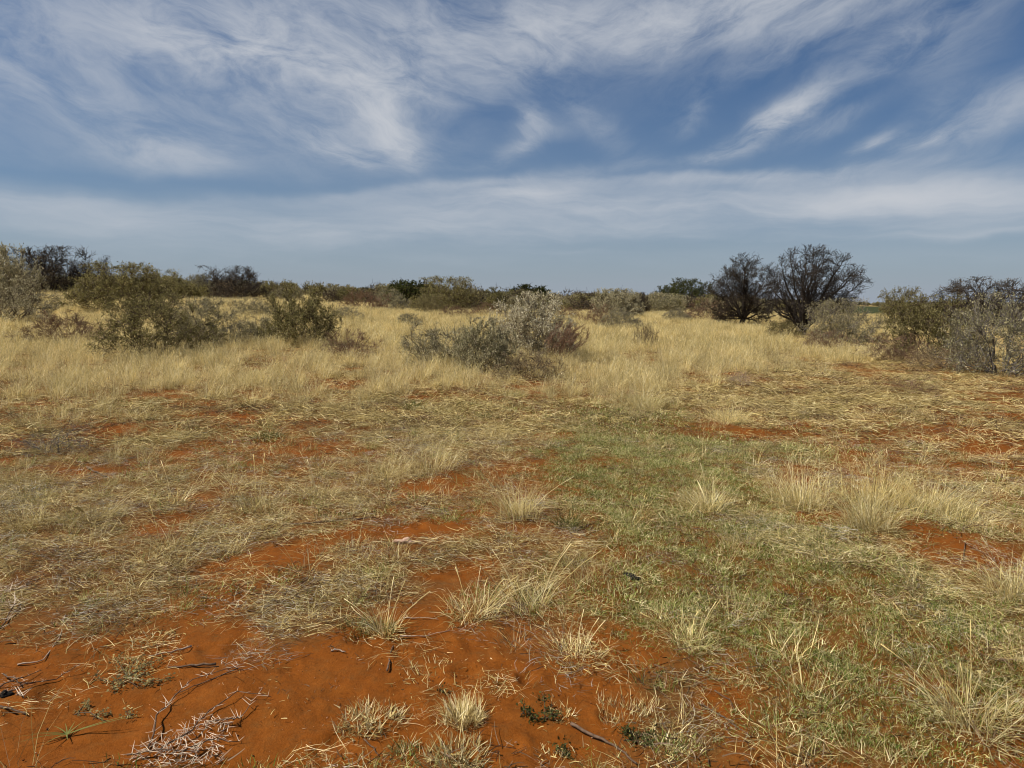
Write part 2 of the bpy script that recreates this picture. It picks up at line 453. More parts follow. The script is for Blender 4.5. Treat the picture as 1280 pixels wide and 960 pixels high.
def ground_material():
    m = bpy.data.materials.new('red_sand'); m.use_nodes = True
    nt = m.node_tree
    b = nt.nodes['Principled BSDF']; b.inputs['Roughness'].default_value = .95
    b.inputs['Specular IOR Level'].default_value = 0.08
    N, L = nt.nodes.new, nt.links.new
    tc = N('ShaderNodeTexCoord')

    def noise(scale, detail, rough=.55, dist=0):
        n = N('ShaderNodeTexNoise'); n.inputs['Scale'].default_value = scale; n.inputs['Detail'].default_value = detail
        n.inputs['Roughness'].default_value = rough; n.inputs['Distortion'].default_value = dist
        L(tc.outputs['Object'], n.inputs['Vector']); return n.outputs[0]

    def ramp(v, cols, pos):
        rp = N('ShaderNodeValToRGB'); e = rp.color_ramp.elements
        while len(e) < len(cols):
            e.new(.5)
        for i, c in enumerate(cols):
            e[i].position = pos[i]; e[i].color = (*c, 1)
        L(v, rp.inputs[0]); return rp.outputs[0]

    def mix(f, a, b_):
        n = N('ShaderNodeMix'); n.data_type = 'RGBA'
        L(f, n.inputs[0]); L(a, n.inputs[6]); L(b_, n.inputs[7]); return n.outputs[2]

    def attr(name):
        n = N('ShaderNodeAttribute'); n.attribute_name = name; return n.outputs['Fac']

    def math_(op, a, b_, clamp=False):
        n = N('ShaderNodeMath'); n.operation = op; n.use_clamp = clamp
        for s, v in zip(n.inputs, (a, b_)):
            if isinstance(v, (int, float)):
                s.default_value = v
            else:
                L(v, s)
        return n.outputs[0]
    big, mid, fine, grit = noise(1.3, 4), noise(9, 5, .65), noise(60, 4, .7), noise(420, 2, .6)
    soil = ramp(mid, [(.11, .031, .002), (.205, .056, .0038), (.31, .10, .013)], [.28, .5, .78])
    soil2 = ramp(fine, [(.075, .024, .004), (.195, .056, .0060), (.29, .105, .020)], [.25, .55, .8])
    n = N('ShaderNodeMix'); n.data_type = 'RGBA'; n.inputs[0].default_value = .42
    L(soil, n.inputs[6]); L(soil2, n.inputs[7]); soil = n.outputs[2]
    darks = ramp(grit, [(.045, .013, .002), (.19, .048, .0035), (.38, .16, .045)], [.30, .5, .74])
    n = N('ShaderNodeMix'); n.data_type = 'RGBA'; n.inputs[0].default_value = .30
    L(soil, n.inputs[6]); L(darks, n.inputs[7]); soil = n.outputs[2]
    litter_shade_c = ramp(noise(35, 5, .7), [(.035, .02, .008), (.105, .062, .020), (.24, .165, .065)], [.3, .52, .75])  # ground litter tone, darkened to paint in shade between the straws
    turf_c = ramp(noise(28, 5, .7), [(.035, .025, .008), (.095, .068, .018), (.20, .155, .052)], [.3, .52, .75])
    straw_far = ramp(noise(2.2, 6, .7), [(.20, .125, .042), (.32, .22, .08), (.44, .325, .135)], [.3, .5, .72])
    brk = math_('SUBTRACT', noise(16, 5, .7), .5)
    lit = math_('MULTIPLY_ADD', brk, 1.2); lit.node.inputs[2].default_value = 0
    cov = math_('MULTIPLY', math_('ADD', attr('litter'), lit, True), .62)
    grn = math_('MULTIPLY', math_('ADD', attr('green'), lit, True), .42)
    col = mix(cov, soil, litter_shade_c)
    col = mix(grn, col, turf_c)
    col = mix(attr('far'), col, straw_far)
    field = N('ShaderNodeRGB'); field.outputs[0].default_value = (.045, .052, .018, 1)
    col = mix(attr('field'), col, field.outputs[0])
    L(col, b.inputs['Base Color'])
    h = math_('ADD', math_('MULTIPLY', mid, .5), math_('ADD', math_('MULTIPLY', fine, .28), math_('MULTIPLY', grit, .10)))
    bp = N('ShaderNodeBump'); bp.inputs['Strength'].default_value = .75; bp.inputs['Distance'].default_value = .03
    L(h, bp.inputs['Height']); L(bp.outputs[0], b.inputs['Normal'])
    return m


def wedge(rng, n, r0, r1, half=46.0):
    a = np.radians(rng.uniform(-half, half, n))
    r = np.sqrt(rng.uniform(r0 * r0, r1 * r1, n))
    return r * np.sin(a), r * np.cos(a)


# ------------------------------------------------------------------ the ground: one sheet out to the horizon
def build_ground():
    a_in = np.radians(np.linspace(-54, 54, 520))
    a_out = np.radians(np.linspace(54, 306, 64))[1:-1]
    A = np.concatenate([a_in, a_out])
    Rr = np.concatenate([np.geomspace(.8, 14, 330), np.geomspace(14, 260, 130)[1:], np.geomspace(260, 6000, 26)[1:]])
    AA, RR = np.meshgrid(A, Rr)
    X, Y = RR * np.sin(AA), RR * np.cos(AA)
    shp = X.shape
    z, bare, green, litter, tall, px, py, d = maps(X.ravel(), Y.ravel())
    xr, yr = X.ravel(), Y.ravel()
    # clods and hoof-sized hollows close by, raised rims of litter
    z = z + (fbm(xr / .11, yr / .11, 77, 3, .6) - .5) * .022 * (1 - sstep(d, 7, 12)) + .012 * (1 - bare) * (1 - sstep(d, 9, 14)) * (fbm(xr / .07, yr / .07, 78, 2) - .2)
    rg = np.random.default_rng(19)
    hx, hy = wedge(rg, 420, 1.9, 7.5)
    near = np.nonzero(d < 8.5)[0]
    dz = np.zeros(len(near)); xn, yn = xr[near], yr[near]
    for q in range(420):
        rr = rg.uniform(.035, .075); dep = rg.uniform(.006, .018)
        c = np.hypot((xn - hx[q]) * rg.uniform(.8, 1.2), yn - hy[q]) / rr
        dz += np.where(c < 2.4, -dep * np.exp(-c ** 4) + .45 * dep * np.exp(-((c - 1.35) / .35) ** 2), 0)
    z[near] += dz * bare[near]
    # earth curvature-like easing: the plain sinks gently beyond the scrub
    z = z - np.clip(d - 500, 0, None) * .0012
    far = sstep(d, 15, 32) * (1 - .5 * bare)
    az = np.arctan2(xr, yr)
    field = sstep(az, .40, .43) * (1 - sstep(az, .50, .55)) * sstep(d, 105, 120) * (1 - sstep(d, 330, 400))
    V = np.stack([xr, yr, z], 1)
    nr, na = shp
    i = np.arange(nr - 1)[:, None] * na + np.arange(na)[None, :]
    j = np.arange(nr - 1)[:, None] * na + (np.arange(na)[None, :] + 1) % na
    Q = np.stack([i, j, j + na, i + na], -1).reshape(-1, 4)[:, ::-1]
    V = np.vstack([V, [[0, 0, float(H(0.0, 0.0))]]])
    k = len(V) - 1
    T = np.stack([np.full(na, k), (np.arange(na) + 1) % na, np.arange(na)], 1)
    ex = {n: np.append(v, 0) for n, v in (('litter', np.maximum(litter, .6 * tall)), ('green', green), ('far', far), ('field', field))}
    me = new_mesh('ground', V, [Q, T], None, ground_material(), True, ex)
    link('ground', me, kind='structure')


build_ground()


# ------------------------------------------------------------------ blades
def blades(rng, n, base, az, length, lean, droop, width, seg=3, twist=1.0, curl=0.0, tip=.12):
    """N curved ribbons. base (N,3); lean = angle from upright at the foot, droop = added by the tip; curl turns it sideways"""
    t = np.linspace(0, 1, seg + 1)
    P = np.zeros((n, seg + 1, 3)); P[:, 0] = base
    for k in range(seg):
        th = lean + droop * (k + .5) / seg
        a = az + curl * (k + .5) / seg
        step = (length / seg)[:, None]
        P[:, k + 1] = P[:, k] + step * np.stack([np.sin(th) * np.cos(a), np.sin(th) * np.sin(a), np.cos(th)], 1)
    fl = rng.uniform(0, np.pi, n) * twist
    side = np.stack([-np.sin(az) * np.cos(fl) + np.cos(az) * np.sin(fl) * .3, np.cos(az) * np.cos(fl) + np.sin(az) * np.sin(fl) * .3, np.sin(fl) * .8], 1)
    side /= np.linalg.norm(side, axis=1)[:, None]
    wt = 1 - (1 - tip) * t ** 1.5
    off = side[:, None, :] * (width[:, None] * wt[None, :] * .5)[..., None]
    V = np.stack([P - off, P + off], 2).reshape(-1, 3)
    b = np.arange(n)[:, None] * (seg + 1) * 2 + np.arange(seg)[None, :] * 2
    Q = np.stack([b, b + 1, b + 3, b + 2], -1).reshape(-1, 4)
    return V, Q, P


def tint_of(t, seg):
    return np.repeat(t, (seg + 1) * 2)


def clump_mesh(name, seed, n, rad, hmin, hmax, lean, droop, width, mat, tint=(.2, 1), seg=3, pw=.6, heads=0.0):
    """an upright clump of blades rising from a patch of ground; heads = share of blades that carry a seed head"""
    rng = np.random.default_rng(seed)
    r = rad * rng.uniform(0, 1, n) ** pw
    a = rng.uniform(0, 2 * np.pi, n)
    base = np.stack([r * np.cos(a), r * np.sin(a), np.full(n, -.01)], 1)
    az = np.where(rng.uniform(size=n) < .7, a, rng.uniform(0, 2 * np.pi, n)) + rng.normal(0, .4, n)
    ln = rng.uniform(hmin, hmax, n)
    V, Q, P = blades(rng, n, base, az, ln, np.abs(rng.normal(lean, lean * .5, n)), np.abs(rng.normal(droop, droop * .5, n)), width * rng.uniform(.7, 1.3, n), seg, curl=rng.normal(0, .3, n))
    ti = rng.uniform(tint[0], tint[1], n)
    T = tint_of(ti, seg)
    nh = int(n * heads)
    if nh:
        pick = rng.choice(n, nh, False)
        tipp = P[pick, -1]; dr = P[pick, -1] - P[pick, -2]; dr /= np.linalg.norm(dr, axis=1)[:, None]
        hv, hq, ht = [], [], []
        for q in range(3):
            b2 = tipp - dr * rng.uniform(0, .08, (nh, 1))
            v2, q2, _ = blades(rng, nh, b2, az[pick] + rng.normal(0, 1.2, nh), rng.uniform(.02, .06, nh), rng.uniform(.2, .9, nh), rng.uniform(0, .5, nh), width * rng.uniform(1.0, 1.8, nh), 1)
            hq.append(q2 + sum(len(h_) for h_ in hv)); hv.append(v2); ht.append(tint_of(rng.uniform(.5, 1, nh), 1))
        hv = np.vstack(hv)
        Q = np.vstack([Q, np.vstack(hq) + len(V)]); V = np.vstack([V, hv]); T = np.concatenate([T, *ht])
    return new_mesh(name, V, Q, T, mat)


def litter_mesh(name, seed, n, rad, lmin, lmax, width, mat, lift=.035, tint=(0, 1), main=None, spread=1.0):
    """flattened straw: stems lying over one another"""
    rng = np.random.default_rng(seed)
    r = rad * rng.uniform(0, 1, n) ** .6; a = rng.uniform(0, 2 * np.pi, n)
    base = np.stack([r * np.cos(a), r * np.sin(a), rng.uniform(.002, lift, n) * (1 - .6 * r / rad)], 1)
    az = rng.uniform(0, 2 * np.pi, n) if main is None else rng.normal(main, spread, n) + np.pi * (rng.uniform(size=n) < .5)
    V, Q, _ = blades(rng, n, base, az, rng.uniform(lmin, lmax, n), rng.normal(1.45, .16, n), rng.normal(.12, .22, n), width * rng.uniform(.6, 1.4, n), 3, twist=1.0, curl=rng.normal(0, .7, n), tip=.4)
    V[:, 2] = np.maximum(V[:, 2], -.004)
    return new_mesh(name, V, Q, tint_of(rng.uniform(tint[0], tint[1], n) ** .8, 3), mat)


def wedge_area(r0, r1, half=46.0):
    return np.radians(2 * half) * .5 * (r1 * r1 - r0 * r0)


def scatter(name, protos, x, y, z, scl, rng, label_tilt=.12, rz=None, zs=None):
    """ground cover: one object; instances the clump meshes on a cloud of points"""
    col = bpy.data.collections.new(name + '_pieces')
    for i, me in enumerate(protos):
        col.objects.link(bpy.data.objects.new('%s_piece_%02d' % (name, i), me))
    n = len(x)
    me = bpy.data.meshes.new(name)
    me.vertices.add(n)
    me.vertices.foreach_set('co', np.stack([x, y, z], 1).astype(np.float32).ravel())
    rot = np.stack([rng.normal(0, label_tilt, n), rng.normal(0, label_tilt, n), rng.uniform(0, 2 * np.pi, n) if rz is None else rz], 1)
    sv = np.stack([scl, scl, scl if zs is None else zs], 1)
    for nm, tp, dat, key in (('rot', 'FLOAT_VECTOR', rot, 'vector'), ('scl', 'FLOAT_VECTOR', sv, 'vector')):
        a = me.attributes.new(nm, tp, 'POINT'); a.data.foreach_set(key, dat.astype(np.float32).ravel())
    a = me.attributes.new('idx', 'INT', 'POINT'); a.data.foreach_set('value', rng.integers(0, len(protos), n).astype(np.int32))
    o = link(name, me, kind='stuff')
    ng = bpy.data.node_groups.new(name + '_scatter', 'GeometryNodeTree')
    ng.interface.new_socket('Geometry', in_out='INPUT', socket_type='NodeSocketGeometry')
    ng.interface.new_socket('Geometry', in_out='OUTPUT', socket_type='NodeSocketGeometry')
    N, L = ng.nodes.new, ng.links.new
    gi, go = N('NodeGroupInput'), N('NodeGroupOutput')
    ci = N('GeometryNodeCollectionInfo'); ci.inputs['Collection'].default_value = col
    ci.inputs['Separate Children'].default_value = True; ci.inputs['Reset Children'].default_value = True
    ip = N('GeometryNodeInstanceOnPoints'); ip.inputs['Pick Instance'].default_value = True

    def na(nm, tp):
        k = N('GeometryNodeInputNamedAttribute'); k.data_type = tp; k.inputs['Name'].default_value = nm
        return k.outputs['Attribute']
    L(gi.outputs[0], ip.inputs['Points']); L(ci.outputs[0], ip.inputs['Instance'])
    L(na('idx', 'INT'), ip.inputs['Instance Index'])
    L(na('rot', 'FLOAT_VECTOR'), ip.inputs['Rotation']); L(na('scl', 'FLOAT_VECTOR'), ip.inputs['Scale'])
    L(ip.outputs[0], go.inputs[0])
    md = o.modifiers.new('scatter', 'NODES'); md.node_group = ng
    return o


def cover():
    rng = np.random.default_rng(11)
    G, S, T, B = MAT['golden'], MAT['straw'], MAT['turf'], MAT['brown']
    # golden grass standing on the plain, near rank
    pr = [clump_mesh('standing_grass', 100 + i, 90, .13 + .03 * (i % 3), .12, .60 - .05 * (i % 2), .34, .55, .0050, G, (0, 1), 3, .7, .25) for i in range(7)]
    n = int(22 * wedge_area(4.5, 24))
    x, y = wedge(rng, n, 4.5, 24)
    z, bare, green, litter, tall, px, py, d = maps(x, y)
    k = rng.uniform(size=n) < tall ** 1.15 * sstep(d, 4, 11)
    sc = .95 * (.30 + .85 * rng.uniform(size=n) ** 1.5 * (.25 + .75 * tall)) * (.75 + .25 * sstep(d, 9, 16))
    scatter('golden_grass', pr, x[k], y[k], z[k] - .01, sc[k], rng)
    # middle and far ranks in larger, coarser clumps
    pr = [clump_mesh('far_standing_grass', 140 + i, 130, .30 + .06 * (i % 3), .12, .56, .30, .5, .009, G, (0, 1), 2, .65, .15) for i in range(6)]
    n = int(6.5 * wedge_area(22, 70))
    x, y = wedge(rng, n, 22, 70)
    z, bare, green, litter, tall, px, py, d = maps(x, y)
    k = rng.uniform(size=n) < tall * .9
    scatter('distant_golden_grass', pr, x[k], y[k], z[k] - .01, (rng.uniform(.35, 1.05, n) * (.6 + .4 * tall))[k], rng, .1)
    pr = [clump_mesh('plain_grass', 160 + i, 260, 1.6, .25, .5, .2, .4, .03, G, (.25, 1), 1, .6) for i in range(3)]
    n = int(.42 * wedge_area(65, 260))
    x, y = wedge(rng, n, 65, 260)
    z, bare, green, litter, tall, px, py, d = maps(x, y)
    az = np.arctan2(x, y)
    k = (rng.uniform(size=n) < .3 + .7 * tall) & ~((az > .40) & (az < .54) & (d > 105))
    scatter('plain_grass', pr, x[k], y[k], z[k], rng.uniform(.7, 1.1, n)[k], rng, .04)
    # flattened straw
    pr = [litter_mesh('flattened_straw', 200 + i, 125, .22, .025, .14, .0019, S, .06, (0, 1)) for i in range(6)]
    pr += [litter_mesh('weathered_straw', 210 + i, 110, .20, .02, .11, .0022, MAT['grey_straw'], .04, (0, 1)) for i in range(2)]
    n = int(62 * wedge_area(1.9, 9.5))
    x, y = wedge(rng, n, 1.9, 9.5)
    z, bare, green, litter, tall, px, py, d = maps(x, y)
    k = rng.uniform(size=n) < litter ** 1.2 * .95 + .03
    scatter('flattened_straw', pr, x[k], y[k], z[k], rng.uniform(.55, 1.1, n)[k], rng, .10)
    pr = [litter_mesh('far_flattened_straw', 220 + i, 95, .40, .07, .24, .0058, S, .07, (0, .85)) for i in range(5)]
    n = int(18 * wedge_area(9, 30))
    x, y = wedge(rng, n, 9, 30)
    z, bare, green, litter, tall, px, py, d = maps(x, y)
    k = rng.uniform(size=n) < litter * (1 - .4 * tall)
    scatter('matted_grass', pr, x[k], y[k], z[k], rng.uniform(.6, 1.1, n)[k], rng, .10)
    # short green and dry turf
    pr = [clump_mesh('short_turf', 240 + i, 170, .15, .012, .045, .70, .9, .0031, T, (0, 1), 2, .55) for i in range(6)]
    n = int(330 * wedge_area(1.9, 9))
    x, y = wedge(rng, n, 1.9, 9)
    z, bare, green, litter, tall, px, py, d = maps(x, y)
    k = rng.uniform(size=n) < green * .97 + .10 * (1 - bare) * sstep(fbm(x / .5, y / .5, 87, 3), .45, .62)
    scatter('short_turf', pr, x[k], y[k], z[k] - .002, rng.uniform(.55, 1.25, n)[k], rng, .15)
    pr = [clump_mesh('coarse_turf', 260 + i, 120, .34, .02, .07, .6, .8, .0065, T, (.05, 1), 2, .55) for i in range(4)]
    n = int(34 * wedge_area(8.5, 24))
    x, y = wedge(rng, n, 8.5, 24)
    z, bare, green, litter, tall, px, py, d = maps(x, y)
    k = rng.uniform(size=n) < green * .9 + .05
    scatter('coarse_turf', pr, x[k], y[k], z[k] - .002, rng.uniform(.6, 1.2, n)[k], rng, .1)
    # sparse small dry tufts and loose stems everywhere between
    pr = [clump_mesh('sparse_dry_grass', 280 + i, 38, .07, .06, .26, .55, .55, .0027, S, (.2, 1), 3, .6, .15) for i in range(6)]
    pr += [clump_mesh('sparse_green_grass', 290 + i, 40, .06, .04, .14, .5, .6, .0036, T, (0, .8), 3, .6) for i in range(3)]
    n = int(40 * wedge_area(1.9, 13))
    x, y = wedge(rng, n, 1.9, 13)
    z, bare, green, litter, tall, px, py, d = maps(x, y)
    k = rng.uniform(size=n) < (.08 + .6 * litter + .15 * green + .5 * tall) * (1 - .92 * bare)
    scatter('sparse_grass', pr, x[k], y[k], z[k] - .004, rng.uniform(.5, 1.25, n)[k], rng, .15)
    # brown stalk debris
    pr = [litter_mesh('stalk_debris', 310 + i, 40, .20, .02, .10, .0040, B, .03, (0, 1)) for i in range(4)]
    n = int(44 * wedge_area(1.9, 12))
    x, y = wedge(rng, n, 1.9, 12)
    z, bare, green, litter, tall, px, py, d = maps(x, y)
    k = rng.uniform(size=n) < (.42 - .405 * bare) * (.4 + fbm(x / .9, y / .9, 63, 3))
    scatter('stalk_debris', pr, x[k], y[k], z[k], rng.uniform(.5, 1.2, n)[k], rng, .12)
    pr = [litter_mesh('far_stalk_debris', 320 + i, 60, .38, .04, .16, .0065, B, .06, (0, 1)) for i in range(4)]
    pr += [clump_mesh('brown_weed', 325 + i, 40, .14, .05, .20, .5, .5, .006, B, (0, 1), 2, .6) for i in range(2)]
    n = int(9 * wedge_area(9, 26))
    x, y = wedge(rng, n, 9, 26)
    z, bare, green, litter, tall, px, py, d = maps(x, y)
    k = rng.uniform(size=n) < (.75 * sstep(fbm(x / 1.2, y / 1.2, 64, 3), .38, .62) + .15) * (1 - .8 * tall) * (1 - .6 * bare)
    scatter('distant_stalk_debris', pr, x[k], y[k], z[k], rng.uniform(.5, 1.2, n)[k], rng, .12)
    # short broken bits of straw and leaf litter lying on the bare sand
    pr = [litter_mesh('chaff', 350 + i, 16, .16, .006, .03, .0028, (S, B)[i % 2], .006, (.1, 1)) for i in range(6)]
    n = int(26 * wedge_area(1.9, 8))
    x, y = wedge(rng, n, 1.9, 8)
    z, bare, green, litter, tall, px, py, d = maps(x, y)
    k = rng.uniform(size=n) < np.maximum(bare, .9 * green) * sstep(fbm(x / .4, y / .4, 93, 3), .35, .65)
    scatter('chaff', pr, x[k], y[k], z[k], rng.uniform(.5, 1.3, n)[k], rng, .1)
    # pebbles and crumbs of earth on the bare sand
    pr = []
    for i in range(5):
        r2 = np.random.default_rng(330 + i)
        ph, th = np.meshgrid(np.linspace(.3, np.pi - .3, 4), np.linspace(0, 2 * np.pi, 7)[:-1], indexing='ij')
        rr = r2.uniform(.7, 1.2, ph.shape)
        V = np.stack([rr * np.sin(ph) * np.cos(th), rr * np.sin(ph) * np.sin(th) * .8, rr * np.cos(ph) * .45], -1).reshape(-1, 3)
        q = [[a * 6 + b, a * 6 + (b + 1) % 6, (a + 1) * 6 + (b + 1) % 6, (a + 1) * 6 + b] for a in range(3) for b in range(6)]
        pr.append(new_mesh('pebble', V * .5, [np.array(q)[:, ::-1], np.array([list(range(6))]), np.array([list(range(23, 17, -1))])], None, MAT['pebble' if i < 3 else 'clod'], True))
    n = int(260 * wedge_area(1.9, 7))
    x, y = wedge(rng, n, 1.9, 7)
    z, bare, green, litter, tall, px, py, d = maps(x, y)
    k = rng.uniform(size=n) < bare * .7 + .02
    scatter('gravel', pr, x[k], y[k], z[k] + .001, (.0035 + .009 * rng.uniform(size=n) ** 3.5)[k], rng, .4)


cover()


# ------------------------------------------------------------------ woody plants
class Wood:
    """branch segments gathered in arrays; each segment becomes a small prism"""
    def __init__(s):
        s.p0, s.p1, s.r0, s.r1 = [], [], [], []

    def add(s, a, b, r0, r1):
        s.p0.append(a); s.p1.append(b); s.r0.append(r0); s.r1.append(r1)

    def mesh(s, name, mat, sides=3, fine=.0035):
        P0, P1 = np.array(s.p0), np.array(s.p1)
        r0, r1 = np.array(s.r0), np.array(s.r1)
        thin = r0 < fine
        if thin.any() and not thin.all():
            o_ = np.argsort(thin, kind='stable'); P0, P1, r0, r1 = P0[o_], P1[o_], r0[o_], r1[o_]
        nthick = int((~thin).sum())
        d = P1 - P0
        L_ = np.linalg.norm(d, axis=1); d = d / np.maximum(L_, 1e-6)[:, None]
        up = np.where(np.abs(d[:, 2:3]) > .9, np.array([[1., 0, 0]]), np.array([[0, 0, 1.]]))
        u = np.cross(d, up); u /= np.linalg.norm(u, axis=1)[:, None]
        v = np.cross(d, u)
        n = len(P0)
        an = np.arange(sides) * 2 * np.pi / sides
        ring = u[:, None, :] * np.cos(an)[None, :, None] + v[:, None, :] * np.sin(an)[None, :, None]
        A = P0[:, None] - d[:, None] * (r0 * .5)[:, None, None] + ring * r0[:, None, None]
        B = P1[:, None] + d[:, None] * (r1 * .5)[:, None, None] + ring * r1[:, None, None]
        V = np.concatenate([A, B], 1).reshape(-1, 3)
        V = V.reshape(n, 2 * sides, 3)
        b = np.arange(nthick)[:, None] * sides * 2
        k = np.arange(sides)[None, :]; k2 = (np.arange(sides)[None, :] + 1) % sides
        Q = np.stack([b + k, b + k2, b + sides + k2, b + sides + k], -1).reshape(-1, 4)
        VT = V[:nthick].reshape(-1, 3)
        # twiglets a millimetre or two thick: one narrow face each
        m = n - nthick
        tw = np.random.default_rng(n).uniform(0, np.pi, m)
        e = (u[nthick:] * np.cos(tw)[:, None] + v[nthick:] * np.sin(tw)[:, None])
        R0, R1 = r0[nthick:, None] * 1.25, r1[nthick:, None] * 1.25
        VR = np.stack([P0[nthick:] - e * R0, P0[nthick:] + e * R0, P1[nthick:] + e * R1, P1[nthick:] - e * R1], 1).reshape(-1, 3)
        QR = np.arange(m * 4).reshape(-1, 4) + len(VT)
        return new_mesh(name, np.vstack([VT, VR]), [Q, QR], None, mat, False)


def chain_mesh(name, pts, radii, mat, sides=6):
    """one smooth bent tube through points (a stem, a limb, a stick), closed at both ends"""
    P = np.asarray(pts, float); n = len(P)
    T = np.gradient(P, axis=0); T /= np.maximum(np.linalg.norm(T, axis=1), 1e-9)[:, None]
    u = np.cross(T[0], [0.3, 0.2, 1.0] if abs(T[0][2]) < .9 else [1.0, 0.1, 0]); u /= np.linalg.norm(u)
    V = []
    for i in range(n):
        u = u - T[i] * np.dot(u, T[i]); u /= np.linalg.norm(u)
        w = np.cross(T[i], u)
        for k in range(sides):
            a = 2 * np.pi * k / sides
            V.append(P[i] + radii[i] * (np.cos(a) * u + np.sin(a) * w))
    Q = [[i * sides + k, i * sides + (k + 1) % sides, (i + 1) * sides + (k + 1) % sides, (i + 1) * sides + k] for i in range(n - 1) for k in range(sides)]
    caps = [list(range(sides))[::-1], [(n - 1) * sides + k for k in range(sides)]]
    return new_mesh(name, np.array(V), [np.array(Q), np.array(caps)], None, mat, True)


def rot_about(rng, d, ang):
    """a direction ANG away from D, any side"""
    r = np.array([rng.gauss(0, 1), rng.gauss(0, 1), rng.gauss(0, 1)])
    s = r - d * np.dot(r, d); s /= np.linalg.norm(s) + 1e-9
    return d * math.cos(ang) + s * math.sin(ang)


SPECIES = {
    # dome plants: main stems, targets over the dome, twigs per branch, twiglets per twig
    'silver':  dict(dome=1, stems=14, targets=150, nt=11, ntt=3, tl=.17, ang=.6, up=.25, wob=.5, rad=.009, leaf=5, lsize=.028, lm='leaf_silver', bark='bark_brown', tint=(.15, 1)),
    'silver_open': dict(dome=1, stems=16, targets=130, nt=10, ntt=3, tl=.17, ang=.6, up=.12, wob=.6, rad=.010, leaf=4, lsize=.022, lm='leaf_silver', bark='bark_brown', tint=(.1, .9)),
    'olive':   dict(dome=1, stems=14, targets=150, nt=11, ntt=3, tl=.16, ang=.65, up=.15, wob=.6, rad=.009, leaf=4, lsize=.024, lm='leaf_olive', bark='bark_brown', tint=(0, 1)),
    'olive_open': dict(dome=1, stems=14, targets=120, nt=10, ntt=3, tl=.17, ang=.65, up=.15, wob=.6, rad=.012, leaf=4, lsize=.024, lm='leaf_olive', bark='bark_brown', tint=(.1, 1)),
    'grey':    dict(dome=1, stems=14, targets=150, nt=11, ntt=3, tl=.15, ang=.65, up=.12, wob=.6, rad=.007, leaf=4, lsize=.022, lm='leaf_grey', bark='bark_grey', tint=(0, 1)),
    'red':     dict(dome=1, stems=30, targets=120, nt=10, ntt=3, tl=.15, ang=.5, up=.2, wob=.4, rad=.007, leaf=2, lsize=.016, lm='leaf_brown', bark='bark_red', tint=(.2, 1), low=.15),
    'thicket': dict(dome=1, stems=24, targets=190, nt=12, ntt=4, tl=.18, ang=.7, up=.22, wob=.6, rad=.013, leaf=2, lsize=.015, lm='leaf_brown', bark='bark_dark', tint=(0, .7), tr=.0026),
    'pale':    dict(dome=1, stems=18, targets=110, nt=9, ntt=3, tl=.16, ang=.6, up=.15, wob=.6, rad=.006, leaf=4, lsize=.018, lm='leaf_pale', bark='bark_brown', tint=(0, 1)),
    'green':   dict(dome=1, stems=9, targets=110, nt=10, ntt=3, tl=.16, ang=.8, up=.1, wob=.7, rad=.018, leaf=5, lsize=.036, lm='leaf_dark', bark='bark_dark', tint=(0, 1), low=.25),
    'dead':    dict(stems=18, spread=1.3, kids=(6, 5, 2), ang=.8, ratio=.5, up=.0, wob=.3, rad=.008, leaf=0, lsize=.02, lm='leaf_brown', bark='bark_grey', tint=(0, 1)),
}


def grow(seed, sp, lean=(0, 0), scale=1.0):
    """grow one plant about 1 m high; returns stems (polylines), twigs (Wood), leaf seats"""
    rng = random.Random(seed)
    twigs = Wood(); stems = []; seats = []

    def branch(p, d, ln, rad, level, keep):
        nseg = 5 if level == 0 else (4 if level == 1 else (3 if level == 2 else 2))
        pts = [p]; dd = d
        for i in range(nseg):
            dd = dd + np.array([rng.gauss(0, sp['wob']), rng.gauss(0, sp['wob']), rng.gauss(0, sp['wob']) + sp['up']])
            dd = dd / np.linalg.norm(dd)
            p = p + dd * ln / nseg
            if p[2] < .01:
                p = np.array([p[0], p[1], .01]); dd = np.array([dd[0], dd[1], abs(dd[2])])
            pts.append(p)
        rads = [rad * (1 - .62 * i / nseg) for i in range(nseg + 1)]
        if level == 0:
            stems.append((pts, rads))
        else:
            for i in range(nseg):
                twigs.add(pts[i], pts[i + 1], rads[i], rads[i + 1])
        if level < len(sp['kids']):
            nk = sp['kids'][level]
            for k in range(nk):
                f = (.10 + .90 * (k + rng.random()) / nk)
                q = f * nseg; i = min(int(q), nseg - 1); fr = q - i
                pp = pts[i] * (1 - fr) + pts[i + 1] * fr
                dl = pts[i + 1] - pts[i]; dl = dl / np.linalg.norm(dl)
                nd = rot_about(rng, dl, sp['ang'] * rng.uniform(.6, 1.35))
                branch(pp, nd, ln * sp['ratio'] * rng.uniform(.65, 1.3) * (1.15 - .35 * f), max(rads[i] * .5, .0018), level + 1, keep)
        if level >= len(sp['kids']) - 1:
            seats.append((pts[0], pts[-1]))

    for s in range(sp['stems']):
        a = 2 * math.pi * (s + rng.random()) / sp['stems']
        th = sp['spread'] * (rng.random() ** .65)
        d = np.array([math.sin(th) * math.cos(a) + lean[0], math.sin(th) * math.sin(a) + lean[1], math.cos(th)])
        d /= np.linalg.norm(d)
        b = np.array([.06 * math.cos(a), .06 * math.sin(a), -.02])
        branch(b, d, rng.uniform(.65, 1.0) * (1 - .22 * (th / 1.2) ** 2), sp['rad'] * rng.uniform(.7, 1.2), 0, True)
    return stems, twigs, seats


